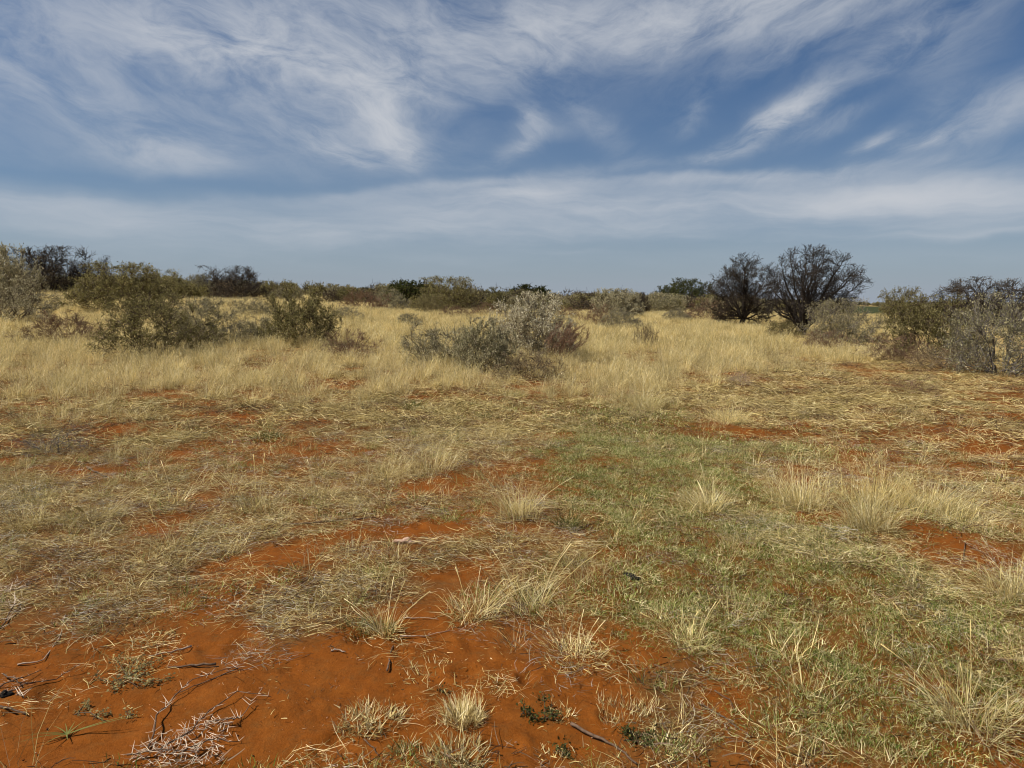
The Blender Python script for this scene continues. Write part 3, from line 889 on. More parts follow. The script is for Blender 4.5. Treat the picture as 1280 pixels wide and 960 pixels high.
def grow_dome(seed, sp):
    """a mound of fine twigs: stems run from the foot to all parts of an uneven dome and branch at the rim"""
    rng = random.Random(seed)
    g = lambda q: np.array([rng.gauss(0, q), rng.gauss(0, q), rng.gauss(0, q)])
    twigs = Wood(); stems = []; seats = []
    ph = [rng.uniform(0, 6.28) for _ in range(6)]

    def rim(a, e):
        return 1 + .09 * math.sin(2 * a + ph[0]) + .08 * math.sin(3 * a + ph[1]) * math.cos(e) + .09 * math.sin(5 * a + ph[2] + 3 * e) + .06 * math.sin(7 * e + ph[3] + a)
    nodes = []
    n_main, n_all = sp['stems'], sp.get('targets', 80)
    for k in range(n_all):
        main = k < n_main
        a = 2 * math.pi * (k * .618 + .15 * rng.random())
        e = math.asin(min(1, rng.uniform(sp.get('low', .04), 1) ** sp.get('elp', 1.0)))
        r = (rng.uniform(.68, .95) if main else rng.uniform(.25, 1.0) ** .55) * rim(a, e)
        tgt = np.array([math.cos(a) * math.cos(e) * r, math.sin(a) * math.cos(e) * r, (math.sin(e) * .95 + .04) * r])
        if main:
            p0 = np.array([.07 * math.cos(a), .07 * math.sin(a), -.02]); rad = sp['rad'] * rng.uniform(.7, 1.2)
        else:
            best, bd = None, 9e9
            for (q, qr) in nodes:
                dd = float(np.dot(tgt - q, tgt - q)) + (.5 if q[2] > tgt[2] + .1 else 0) + .12 * float(np.dot(q, q)) ** .5
                if dd < bd:
                    bd, best = dd, (q, qr)
            p0 = best[0]; rad = max(best[1] * .55, .0026)
        L0 = float(np.linalg.norm(tgt - p0))
        if L0 < .05:
            continue
        nseg = 6 if main else 4
        midp = p0 + (tgt - p0) * .5 + np.array([0, 0, sp.get('bow', -.05)]) * L0 + g(.05) * L0
        pts = []
        for i in range(nseg + 1):
            t = i / nseg
            pts.append((1 - t) ** 2 * p0 + 2 * t * (1 - t) * midp + t * t * tgt + (g(sp['wob'] * .09) * L0 if 0 < i else 0))
        rads = [rad * (1 - .7 * i / nseg) for i in range(nseg + 1)]
        if main:
            stems.append((pts, rads))
        else:
            for i in range(nseg):
                twigs.add(pts[i], pts[i + 1], rads[i], rads[i + 1])
        for i in range(1, nseg + 1):
            nodes.append((pts[i], rads[i]))
        for q in range(sp.get('nt', 8)):
            f = rng.uniform(.25, 1.0) * nseg; i = min(int(f), nseg - 1); fr = f - i
            b = pts[i] * (1 - fr) + pts[i + 1] * fr
            dl = pts[i + 1] - pts[i]; dl = dl / (np.linalg.norm(dl) + 1e-9)
            d = rot_about(rng, dl, sp['ang'] * rng.uniform(.4, 1.4)) + np.array([0, 0, sp['up']]); d /= np.linalg.norm(d)
            ln = sp.get('tl', .17) * rng.uniform(.5, 1.3)
            m = b + d * ln * .5; d2 = d + g(.25); d2 /= np.linalg.norm(d2); c = m + d2 * ln * .5
            tr = sp.get('tr', .0022)
            twigs.add(b, m, tr * 1.2, tr); twigs.add(m, c, tr, tr * .6); seats.append((b, c))
            for w in range(sp.get('ntt', 3)):
                b2 = b + (c - b) * rng.uniform(.3, 1.0)
                d3 = rot_about(rng, d2, sp['ang'] * rng.uniform(.5, 1.4)); ln2 = ln * rng.uniform(.3, .6)
                twigs.add(b2, b2 + d3 * ln2, tr * .8, tr * .45); seats.append((b2, b2 + d3 * ln2))
    for st in (twigs.p0, twigs.p1):
        for p in st:
            if p[2] < 0:
                p[2] = .005
    return stems, twigs, seats


def leaf_mesh(name, seats, per, size, mat, seed, tint=(0, 1), stretch=1.8):
    rng = np.random.default_rng(seed)
    A = np.array([s[0] for s in seats]); B = np.array([s[1] for s in seats])
    n = len(A) * per
    i = np.repeat(np.arange(len(A)), per)
    f = rng.uniform(.1, 1.08, n)[:, None]
    d = B[i] - A[i]
    P = A[i] + d * f + rng.normal(0, .010, (n, 3))
    a1 = d / np.maximum(np.linalg.norm(d, axis=1), 1e-6)[:, None] + rng.normal(0, .6, (n, 3)); a1 /= np.linalg.norm(a1, axis=1)[:, None]
    a2 = np.cross(a1, rng.normal(0, 1, (n, 3))); a2 /= np.linalg.norm(a2, axis=1)[:, None]
    s = (size * rng.uniform(.35, 1.5, n))[:, None]
    V = np.stack([P, P + a1 * s * .5 + a2 * s * .5 / stretch, P + a1 * s, P + a1 * s * .5 - a2 * s * .5 / stretch], 1).reshape(-1, 3)
    Q = np.arange(n * 4).reshape(-1, 4)
    base = rng.uniform(tint[0], tint[1], n) * .5 + .5 * np.repeat(rng.uniform(tint[0], tint[1], len(A)), per)
    return new_mesh(name, V, Q, np.repeat(base, 4), mat)


_cache = {}


def plant_set(kind, seed, lean=(0, 0), over=None):
    key = (kind, seed, lean, str(over))
    if key not in _cache:
        sp = dict(SPECIES[kind]); sp.update(over or {})
        stems, twigs, seats = grow_dome(seed, sp) if sp.get('dome') else grow(seed, sp, lean)
        if lean != (0, 0) and sp.get('dome'):
            sh = lambda p: np.array([p[0] + lean[0] * p[2], p[1] + lean[1] * p[2], p[2]])
            stems = [([sh(p) for p in ps], r) for ps, r in stems]
            twigs.p0 = [sh(p) for p in twigs.p0]; twigs.p1 = [sh(p) for p in twigs.p1]
            seats = [(sh(a), sh(b)) for a, b in seats]
        if sp.get('dome'):
            A = np.array([b for a, b in seats])
            zt, x0, x1 = np.percentile(A[:, 2], 98.6), np.percentile(A[:, 0], .8), np.percentile(A[:, 0], 99.2)
            ok = lambda p: p[2] < zt and x0 < p[0] < x1
            keep = [i for i, p in enumerate(twigs.p1) if ok(p) or twigs.r0[i] > .004]
            for nm in ('p0', 'p1', 'r0', 'r1'):
                v = getattr(twigs, nm); setattr(twigs, nm, [v[i] for i in keep])
            seats = [q for q in seats if ok(q[1])]
        bark = MAT[sp['bark']]
        allp = np.array([p for s in seats for p in s])
        hgt = np.percentile(allp[:, 2], 99.6)
        wid = np.percentile(allp[:, 0], 99) - np.percentile(allp[:, 0], 1)
        cx = .5 * (np.percentile(allp[:, 0], 97) + np.percentile(allp[:, 0], 3))
        sm = [chain_mesh('stem', p, r, bark, 5) for p, r in stems]
        tw = twigs.mesh('twigs', bark)
        lf = leaf_mesh('foliage', seats, sp['leaf'], sp['lsize'], MAT[sp['lm']], seed, sp['tint']) if sp['leaf'] else None
        _cache[key] = (sm, tw, lf, hgt, wid, cx)
    return _cache[key]


def shrub(name, label, cat, cx, base, top, wpx, kind, seed, lean=(0, 0), over=None, group=None, stem_parts=True):
    x, y, z, t = at(cx, base)
    h = (base - top) / F_PX * t
    w = wpx / F_PX * t
    sm, tw, lf, hgt, wid, mcx = plant_set(kind, seed, lean, over)
    sx, sz = w / wid, h / hgt
    o = thing(name, label, cat, (x - mcx * sx, y, z - .01), 0, (sx, sx, sz), group)
    for s in sm:
        link('stem', s, o)
    link('twigs', tw, o, 'stuff')
    if lf:
        link('foliage', lf, o, 'stuff')
    return o


# species name, label, category, centre x, base y, top y, width (pixels of the photograph), kind, seed
SHRUBS = [
    ('open_shrub', 'olive green open shrub with dark forked stems showing, in golden grass left of centre', 'shrub', 200, 444, 374, 108, 'olive_open', 1),
    ('round_shrub', 'yellowish olive bushy shrub standing right behind the open forked shrub', 'shrub', 152, 390, 337, 108, 'olive', 2),
    ('twiggy_bush', 'low reddish grey leafless bush in grass on the left of the forked shrub', 'bush', 92, 432, 394, 84, 'red', 3),
    ('silver_shrub', 'tall silver green shrub cut by the left edge of the photo', 'shrub', 8, 385, 322, 62, 'silver', 4),
    ('silver_shrub', 'whitish grey twiggy shrub low in front of the left edge silver shrub', 'shrub', 16, 402, 354, 76, 'silver_open', 5),
    ('thorn_thicket', 'big dark leafless thicket on the rise at far left', 'thicket', 70, 366, 318, 98, 'thicket', 6),
    ('thorn_tree', 'tiny flat topped twiggy tree beside the big dark left thicket', 'tree', 126, 366, 325, 26, 'thicket', 7),
    ('round_shrub', 'dark olive shrub behind the gap right of the yellowish left shrub', 'shrub', 204, 376, 341, 60, 'olive', 8),
    ('thorn_thicket', 'rounded dark grey thicket in front of the treeline at left', 'thicket', 286, 374, 336, 72, 'thicket', 9),
    ('grey_shrub', 'small grey shrub tucked left of the rounded dark grey thicket', 'shrub', 250, 374, 346, 38, 'grey', 10),
    ('round_shrub', 'olive brown shrub with many dark stems alone in golden grass', 'shrub', 372, 431, 357, 92, 'olive', 11),
    ('grey_shrub', 'grey green fine leaved shrub on the right of the forked shrub', 'shrub', 264, 432, 377, 92, 'grey', 12),
    ('silver_shrub', 'low pale grey shrub touching the left foot of the olive brown shrub', 'shrub', 322, 430, 397, 56, 'silver_open', 13),
    ('twiggy_bush', 'reddish brown bush under the treeline left of centre', 'bush', 458, 388, 361, 56, 'red', 14),
    ('grey_shrub', 'pale greyish shrub joined to the right side of a reddish brown bush', 'shrub', 490, 389, 362, 44, 'grey', 15),
    ('round_shrub', 'dense olive shrub with bare twigs on top near the middle of the treeline', 'shrub', 556, 390, 347, 84, 'olive', 16),
    ('green_shrub', 'bright green low shrub at the left foot of the middle olive shrub', 'shrub', 536, 392, 368, 42, 'olive', 17),
    ('twiggy_bush', 'low pinkish grey bush in front of the middle olive shrub', 'bush', 572, 396, 381, 42, 'red', 18),
    ('twiggy_bush', 'small pinkish bush in golden grass above the central silver shrubs', 'bush', 606, 395, 378, 34, 'red', 19),
    ('silver_shrub', 'grey spreading twiggy shrub with white tips, leftmost of the central clump', 'shrub', 548, 456, 403, 84, 'silver_open', 20),
    ('silver_shrub', 'dark based silver shrub in the middle of the central clump', 'shrub', 606, 464, 398, 76, 'silver', 21),
    ('silver_shrub', 'tallest pale silver leaved shrub at the top of the central clump', 'shrub', 668, 446, 368, 100, 'silver', 22),
    ('red_stemmed_shrub', 'shrub with fanning bare red stems on the right of the central clump', 'shrub', 708, 452, 402, 50, 'red', 23),
    ('straw_bush', 'straw coloured low dry bush in front of the tall silver shrub', 'bush', 660, 474, 438, 84, 'pale', 24),
    ('twiggy_bush', 'dark reddish bush right of centre below a pale flowering shrub', 'bush', 746, 406, 380, 44, 'red', 25),
    ('silver_shrub', 'pale flowering olive shrub in front of the right of centre treeline', 'shrub', 772, 398, 362, 62, 'silver', 26),
    ('grey_shrub', 'low pale grey bush in grass in front of the pale flowering shrub', 'shrub', 776, 412, 386, 50, 'grey', 27),
    ('thorn_thicket', 'small dark thicket on the right side of the pale flowering shrub', 'thicket', 797, 393, 366, 30, 'thicket', 28),
    ('leafy_tree', 'small bright green leafy tree on the horizon left of the dark acacia', 'tree', 832, 383, 358, 26, 'green', 29),
    ('acacia_tree', 'dark green wide acacia on the horizon left of the two bare trees', 'tree', 862, 383, 350, 56, 'green', 30),
    ('twiggy_bush', 'brown low bush at the left foot of the dense dark bare tree', 'bush', 882, 402, 374, 58, 'red', 31),
    ('round_shrub', 'pale olive rounded shrub at the right foot of the big bare tree', 'shrub', 1054, 432, 379, 78, 'grey', 32),
    ('leafy_shrub', 'small dark leafy shrub at the left foot of the big bare tree', 'shrub', 982, 424, 401, 46, 'olive_open', 33),
    ('twiggy_bush', 'low pinkish grey bush in front of the pale olive rounded shrub', 'bush', 1032, 436, 414, 58, 'red', 34),
    ('round_shrub', 'dark olive shrub with bare twigs poking up behind the right hand shrubs', 'shrub', 1128, 410, 366, 52, 'olive', 35),
    ('twiggy_bush', 'dark red low bush in front of the right hand olive shrub', 'bush', 1122, 452, 421, 80, 'red', 36),
    ('round_shrub', 'olive green shrub left of the silver shrub at the right edge', 'shrub', 1164, 446, 380, 104, 'olive', 37),
    ('thorn_thicket', 'purplish brown leafless thicket behind the shrubs at the right edge', 'thicket', 1236, 410, 358, 112, 'thicket', 38),
    ('silver_shrub', 'pale grey shrub with fanning bare stems at the right edge', 'shrub', 1254, 468, 384, 106, 'silver_open', 39),
    ('straw_bush', 'low yellowish bush between the dark red bush and right edge shrub', 'bush', 1184, 462, 434, 76, 'pale', 40),
    ('dead_bush', 'fallen grey dead bush lying in flattened grass at left', 'dead bush', 66, 566, 530, 92, 'dead', 41),
    ('dead_bush', 'small whitish dead bush in the short grass below the bare tree', 'dead bush', 926, 481, 458, 38, 'dead', 42),
    ('dead_bush', 'brownish dead bush in short grass below the dark red bush', 'dead bush', 1136, 490, 468, 66, 'dead', 43),
    ('twiggy_bush', 'sparse brown weedy bush standing in grass right of the olive brown shrub', 'bush', 440, 446, 412, 70, 'red', 44),
    ('grey_shrub', 'small round grey bush in golden grass right of the lone olive brown shrub', 'shrub', 436, 400, 384, 34, 'grey', 46),
    ('grey_shrub', 'small grey tuft of a bush in grass below the reddish brown treeline bush', 'shrub', 512, 408, 392, 30, 'grey', 47),
    ('twiggy_bush', 'small brown bush alone in golden grass right of the tallest silver shrub', 'bush', 712, 398, 382, 30, 'red', 48),
    ('grey_shrub', 'small dull bush in grass left of the dense dark bare tree foot', 'shrub', 846, 402, 386, 34, 'grey', 49),
    ('twiggy_bush', 'brownish low bush in grass left of the big dark thicket foot', 'bush', 30, 376, 358, 40, 'red', 50),
    ('grey_shrub', 'grey brown bush between the grey green shrub and olive brown shrub, farther back', 'shrub', 318, 396, 374, 46, 'grey', 51),
    ('twiggy_bush', 'sparse thin bush in grass between the central clump and grey bush', 'bush', 806, 436, 402, 30, 'pale', 45),
]
OVER = {1: dict(targets=130, low=.10), 17: dict(tint=(.5, 1)), 22: dict(tint=(.55, 1), leaf=6), 26: dict(tint=(.3, .9)), 21: dict(tint=(0, .85)), 30: dict(lsize=.028),
        29: dict(tint=(.3, 1), low=.05), 7: dict(stems=6, targets=26, low=.45), 42: dict(bark='stick_pale'), 43: dict(bark='bark_red'), 23: dict(low=.45, stems=30, elp=.8, leaf=1),
        39: dict(tint=(0, .68), leaf=3, stems=24, low=.12, bark='bark_grey'), 5: dict(tint=(.1, 1))}
LEAN = {23: (.45, 0), 20: (-.15, 0), 39: (0, 0)}
for row in SHRUBS:
    nm, lb, ct, cx, by, ty, wp, kd, sd_ = row
    sd_m = {8: 11, 2: 16, 35: 37, 32: 12, 14: 3, 18: 3, 19: 31, 31: 31, 34: 36, 44: 36, 10: 12, 15: 27, 28: 9, 45: 40, 13: 5, 46: 12, 47: 12, 48: 3, 49: 27, 50: 36, 51: 27}.get(sd_, sd_)
    shrub(nm, lb, ct, cx, by, ty, wp, kd, 1000 + sd_m, LEAN.get(sd_, (0, 0)), OVER.get(sd_))


# ------------------------------------------------------------------ the two bare thorn trees
def bare_tree(label, cx, base, top, wpx, seed, dirs, dense=1.0, leaf=0, crown=((0, .5, .5, .4), 0)):
    x, y, z, t = at(cx, base)
    h = (base - top) / F_PX * t
    rng = random.Random(seed)
    o = thing('bare_thorn_tree', label, 'tree', (x, y, z))
    bark = MAT['bark_dark']
    fork = np.array([.02 * h, 0, .10 * h])
    trunk = [np.array([-.01 * h, 0, -.05]), np.array([0, .01, .05 * h]), fork]
    link('trunk', chain_mesh('trunk', trunk, [.055 * h, .042 * h, .036 * h], bark, 8), o)
    tw = Wood(); seats = []; limb_nodes = []

    def br(p, d, ln, rad, level):
        nseg = (0, 5, 4, 3, 2)[level]
        pts = [p]; dd = d
        for i in range(nseg):
            dd = dd + np.array([rng.gauss(0, .17), rng.gauss(0, .17), rng.gauss(0, .15) + .05]); dd /= np.linalg.norm(dd)
            p = p + dd * ln / nseg; pts.append(p)
        for i in range(nseg):
            tw.add(pts[i], pts[i + 1], rad * (1 - .6 * i / nseg), rad * (1 - .6 * (i + 1) / nseg))
        if level < 4:
            nk = int((0, 7, 8, 9)[level] * dense + rng.random())
            for k in range(nk):
                f = .2 + .8 * (k + rng.random()) / nk
                q = f * nseg; i = min(int(q), nseg - 1); fr = q - i
                dl = pts[i + 1] - pts[i]; dl /= np.linalg.norm(dl)
                br(pts[i] * (1 - fr) + pts[i + 1] * fr, rot_about(rng, dl, rng.uniform(.4, .95)), ln * rng.uniform(.38, .62) * (1.1 - .3 * f), max(rad * .45, .0055), level + 1)
        if level >= 3:
            seats.append((pts[0], pts[-1]))
    for (tx, ty, tz, r) in dirs:
        tgt = np.array([tx * h, ty * h, tz * h])
        mid = fork * .5 + tgt * .5 + np.array([-.03 * tx * h, 0, .02 * h])
        pts = []
        for i in range(8):
            s = i / 7
            q = (1 - s) ** 2 * fork + 2 * s * (1 - s) * mid + s * s * tgt
            pts.append(q + np.array([rng.gauss(0, .010), rng.gauss(0, .010), rng.gauss(0, .008)]) * h * (0 if i == 0 else 1))
        link('limb', chain_mesh('limb', pts, [r * h * (1 - .75 * i / 7) for i in range(8)], bark, 6), o)
        L0 = np.linalg.norm(tgt - fork)
        limb_nodes += [(pts[i], r * h * (1 - .75 * i / 7)) for i in range(2, 8)]
        for k in range(int(9 * dense)):
            f = .22 + .78 * (k + rng.random()) / (9 * dense)
            q = f * 7; i = min(int(q), 6); fr = q - i
            p = pts[i] * (1 - fr) + pts[i + 1] * fr
            dl = pts[i + 1] - pts[i]; dl /= np.linalg.norm(dl)
            br(p, rot_about(rng, dl, rng.uniform(.3, .9)), L0 * rng.uniform(.20, .40), r * h * (1 - .7 * f) * .42, 2)
        dl = pts[-1] - pts[-2]; dl /= np.linalg.norm(dl)
        br(pts[-1], dl, L0 * .24, r * h * .22, 2)
    (ccx, ccz, crx, crz), nfill = crown
    rnodes = [(np.array(a), ra) for a, ra in zip(tw.p1, tw.r1) if ra > .012] + limb_nodes
    RP = np.array([q[0] for q in rnodes])
    for k in range(nfill):
        a = rng.uniform(0, 6.28); cz = rng.uniform(-.8, 1); cr = math.sqrt(max(0, 1 - cz * cz)); rr = rng.uniform(.25, 1) ** .5
        bump = 1 + .12 * math.sin(3 * a + seed) + .10 * math.sin(5 * cz + 2 * a)
        tgt = np.array([ccx + crx * cr * math.cos(a) * rr * bump, crx * .8 * cr * math.sin(a) * rr * bump, ccz + crz * cz * rr * bump]) * h
        dd = ((RP - tgt) ** 2).sum(1) + np.where(RP[:, 2] > tgt[2], (.15 * h) ** 2, 0)
        i = int(dd.argmin()); p0 = RP[i]
        d = tgt - p0; ln = float(np.linalg.norm(d))
        if ln < .03 * h:
            continue
        d /= ln
        n0 = len(RP)
        br(p0, d + np.array([0, 0, .12]), min(ln, .42 * h), min(rnodes[i][1] * .5, .014), 2 if ln > .15 * h else 3)
    ends = np.array(tw.p1)
    zt = np.percentile(ends[:, 2], 99.4)
    keep = [i for i, p in enumerate(tw.p1) if p[2] < zt * (1 - .22 * min(1, abs(p[0] / h - .06) / .6) ** 2 - .07 * math.sin(p[0] * 3.1 + 1) ** 2 * math.sin(p[0] * 7.3) ** 2)]
    for nm in ('p0', 'p1', 'r0', 'r1'):
        v = getattr(tw, nm); setattr(tw, nm, [v[i] for i in keep])
    seats = [q for q in seats if q[1][2] < zt * .9]
    ends = np.array(tw.p1)
    w = wpx / F_PX * t
    xa, xb = np.percentile(ends[:, 0], .7), np.percentile(ends[:, 0], 99.3)
    sx, sz = w / (xb - xa), h / np.percentile(ends[:, 2], 99.7)
    o.scale = (sx, sx, sz)
    o.location.x = x - .5 * (xa + xb) * sx
    link('crown', tw.mesh('crown', bark, 3, .0062), o, 'stuff')
    if leaf:
        link('foliage', leaf_mesh('foliage', seats, leaf, .03, MAT['leaf_brown'], seed, (0, .7)), o, 'stuff')
    return o


bare_tree('big bare thorn tree with fine twigs fanning right against the sky', 1014, 425, 318, 112, 71,
          [(.52, .05, .62, .022), (.34, -.12, .74, .026), (.14, .12, .80, .026), (-.04, -.1, .78, .022), (-.22, .1, .70, .022), (-.36, -.05, .52, .018), (.26, .25, .66, .018), (-.10, -.28, .60, .016), (-.30, .15, .32, .012), (.44, -.1, .45, .012), (.05, .2, .72, .016), (-.28, .2, .64, .014), (.60, .1, .52, .014), (.46, .0, .62, .014), (.22, .15, .80, .016), (-.14, .05, .82, .016), (-.40, .1, .42, .012)], .8, 0, ((.12, .50, .54, .48), 420))
bare_tree('dense dark bare tree touching the left side of the big bare tree', 926, 408, 324, 84, 72,
          [(.30, .05, .62, .02), (.12, .2, .76, .022), (-.05, -.15, .80, .024), (-.22, .1, .66, .02), (-.38, -.05, .46, .018), (.40, .1, .40, .016), (-.42, .2, .25, .014), (.1, -.3, .5, .016), (-.15, .3, .45, .016), (.34, -.2, .22, .014), (-.30, -.25, .25, .014), (.02, .02, .55, .02), (-.30, .1, .12, .012), (.30, .0, .10, .012)], 1.0, 2, ((-.02, .42, .46, .52), 480))


# ------------------------------------------------------------------ the scrub along the horizon
def copy_tree(src, loc, rz, scale, label, group):
    c = src.copy(); SC.collection.objects.link(c)
    c.location, c.rotation_euler, c.scale = loc, (0, 0, rz), scale
    c['label'], c['group'] = label, group
    for ch in src.children:
        d = ch.copy(); SC.collection.objects.link(d); d.parent = c
        d.matrix_parent_inverse = ch.matrix_parent_inverse
    return c


FAR = {
    'far_olive': ('olive', 501, 'dull olive bush on the horizon', 'bush', 'olive bushes along the horizon'),
    'far_thicket': ('thicket', 502, 'dark leafless thicket on the horizon', 'thicket', 'dark thickets along the horizon'),
    'far_green': ('green', 503, 'dark green tree on the horizon', 'tree', 'green trees along the horizon'),
    'far_grey': ('grey', 504, 'greyish bush on the horizon', 'bush', 'grey bushes along the horizon'),
}
FAR_NAMES = {'far_olive': 'olive_bush', 'far_thicket': 'dark_thicket', 'far_green': 'green_tree', 'far_grey': 'grey_bush'}


def far_scrub():
    rng = np.random.default_rng(77)
    protos = {}
    order = list(FAR)

    def put(key, x, y, h, w):
        kd, sd_, lb, ct, gp = FAR[key]
        v = int(rng.integers(0, 2))
        z = float(H(x, y))
        over = dict(targets=70, nt=7, ntt=2, tl=.22, tr=.005, lsize=.05, leaf={'olive': 7, 'thicket': 2, 'green': 8, 'grey': 7}[kd])
        if kd == 'thicket':
            over['targets'] = 70
        sm, tw, lf, hgt, wid, mcx = plant_set(kd, sd_ + 10 * v, (0, 0), over)
        sc = (w / wid, w / wid, h / hgt)
        ppx = float(photo(x, y, z)[0])
        zone = next(t_ for lim, t_ in ((110, 'beyond the shrubs at the left edge'), (250, 'beyond the forked olive shrub at left'), (340, 'beyond the grey green shrub at left'), (440, 'beyond the lone olive brown shrub'),
                                       (530, 'left of the middle olive shrub'), (620, 'beyond the left half of the central clump'), (735, 'beyond the tallest silver shrub of the central clump'), (830, 'beyond the pale flowering shrub'),
                                       (960, 'beyond the acacia and dense bare tree'), (1110, 'beyond the big bare tree'), (1e9, 'beyond the shrubs at the right edge')) if ppx < lim)
        lb, gp = lb + ' ' + zone, gp + ' ' + zone
        rz = float(rng.uniform(0, 6.28))
        if (key, v) not in protos:
            o = thing(FAR_NAMES[key], lb, ct, (x, y, z - .02), rz, sc, gp)
            link('branches', tw, o, 'stuff')
            link('foliage', lf, o, 'stuff')
            protos[(key, v)] = o
        else:
            copy_tree(protos[(key, v)], (x, y, z - .02), rz, sc, lb, gp)
    n = 0
    while n < 390:
        az = rng.uniform(-.64, .64)
        if .385 < az < .50 and rng.uniform() < .9:
            continue
        d = rng.uniform(70, 120) if rng.uniform() < .62 else rng.uniform(110, 200)
        if az > .02:
            d = d * 1.12 + 8
        x, y = d * math.sin(az), d * math.cos(az)
        if fbm(np.array(x / 22.0), np.array(y / 22.0), 91, 2) < .33 and d < 100:
            continue
        key = order[int(rng.choice(4, p=[.34, .31, .02, .33]))]
        h = rng.uniform(1.3, 2.5) * (1.15 if key == 'far_green' else 1.0) * (1 - .2 * sstep(az, .0, .4)) * (1 - .15 * sstep(-az, .05, .3))
        w = h * rng.uniform(1.2, 2.1)
        put(key, x, y, h, w)
        n += 1
    for q in range(70):
        az = rng.uniform(-.22, .27); d = rng.uniform(72, 112)
        x, y = d * math.sin(az), d * math.cos(az)
        h = rng.uniform(1.3, 2.2)
        put(order[int(rng.choice(4, p=[.32, .34, .0, .34]))], x, y, h, h * rng.uniform(1.5, 2.4))
    # the farthest scrub reads as one dark mass
    kinds = []
    for kd, sd_ in (('olive', 511), ('thicket', 502), ('green', 503), ('grey', 514)):
        over = dict(targets=70, nt=7, ntt=2, tl=.22, tr=.005, lsize=.05, leaf={'olive': 7, 'thicket': 2, 'green': 8, 'grey': 7}[kd])
        if kd == 'thicket':
            over['targets'] = 70
        kinds.append(plant_set(kd, sd_, (0, 0), over))
    m = 2600
    az = rng.uniform(-.8, .8, m); d = np.sqrt(rng.uniform(150 ** 2, 600 ** 2, m))
    keep = ~((az > .385) & (az < .53) & (d < 300))
    az, d = az[keep], d[keep]
    x, y = d * np.sin(az), d * np.cos(az)
    hgt = rng.uniform(1.3, 2.8, len(x)) * (1 - .25 * sstep(az, .3, .42))
    ks = rng.choice(4, len(x), p=[.36, .32, .06, .26])
    z = H(x, y) - np.clip(d - 500, 0, None) * .0012
    for q, nm in enumerate(('distant_olive_scrub', 'distant_dark_scrub', 'distant_green_wood', 'distant_grey_scrub')):
        s = ks == q
        sm, tw, lf, hh, ww, mcx = kinds[q]
        w = hgt[s] * rng.uniform(1.3, 2.2, s.sum()) / ww
        # leaves and branches of a bush share one point, so both clouds use the same numbers
        st = np.random.default_rng(900 + q); scatter(nm, [lf], x[s], y[s], z[s] - .02, w, st, .02, zs=hgt[s] / hh)
        st = np.random.default_rng(900 + q); scatter(nm + '_branches', [tw], x[s], y[s], z[s] - .02, w, st, .02, zs=hgt[s] / hh)


far_scrub()


# ------------------------------------------------------------------ single grass tufts near the camera
def tuft(label, px, py, h, rad, n, seed, dry=.8, lean=.45, droop=.7, stalks=0, mat='straw', width=.0029, cat='grass tuft', name='grass_tuft', stalk_h=1.5, tint=(.2, 1)):
    """a countable tuft: dry blades, green blades at the heart, a few single seed stalks"""
    x, y, z, t = at(px, py)
    o = thing(name, label, cat, (x, y, z - .004))
    rng = np.random.default_rng(4000 + seed); n = int(n * (2.6 if name == 'stubble_cushion' else 1.7))
    nd = int(n * dry); ng_ = n - nd
    if nd:
        link('dry_blades', clump_mesh('dry_blades', 5000 + seed, nd, rad, h * .2, h, lean, droop, width, MAT[mat], tint, 4, .7, .10), o, 'stuff')
    if ng_ > 3:
        link('green_blades', clump_mesh('green_blades', 6000 + seed, ng_, rad * .8, h * (.2 if dry > .5 else .45), h * (.6 if dry > .5 else 1.05), lean * 1.1, droop, width * 1.1, MAT['green'], (0, 1), 3, .7), o, 'stuff')
    nb = o.children
    th = litter_mesh('thatch', 7000 + seed, int(n * (.5 if name == 'grass_tuft' else .15)), rad * (1.5 if name == 'grass_tuft' else 1.05), h * .15, h * .55, width, MAT['straw'], .02, (0, .8))
    link('thatch', th, o, 'stuff')
    a = rng.uniform(0, 6.28); bz = rng.uniform(.05, .35)
    for c in nb:
        me = c.data; co = np.empty(len(me.vertices) * 3, np.float32); me.vertices.foreach_get('co', co); co = co.reshape(-1, 3)
        zz = np.maximum(co[:, 2], 0)
        co[:, 0] += zz * bz * math.cos(a); co[:, 1] += zz * bz * math.sin(a)
        co[:, 2] *= 1 - .25 * (np.sin(np.arctan2(co[:, 1], co[:, 0]) * 2 + a) > .3) * rng.uniform(.2, 1)
        me.vertices.foreach_set('co', co.ravel())
    for k in range(stalks):
        a = rng.uniform(0, 6.28); ln = h * stalk_h * rng.uniform(.7, 1.15); th = abs(rng.normal(.42, .22))
        b = np.array([rad * .4 * math.cos(a), rad * .4 * math.sin(a), 0.0])
        pts = [b + np.array([math.cos(a) * math.sin(th + .25 * s) * ln * s, math.sin(a) * math.sin(th + .25 * s) * ln * s, math.cos(th + .25 * s) * ln * s]) for s in (0, .25, .5, .75, 1)]
        link('seed_stalk', stalk_mesh(pts, rng), o)
    return o


def stalk_mesh(pts, rng):
    me = chain_mesh('seed_stalk', pts, [.0016, .0015, .0013, .0012, .0022], MAT['straw'], 4)
    a = me.attributes.new('tint', 'FLOAT', 'POINT')
    a.data.foreach_set('value', np.full(len(me.vertices), rng.uniform(.6, .95), np.float32))
    return me


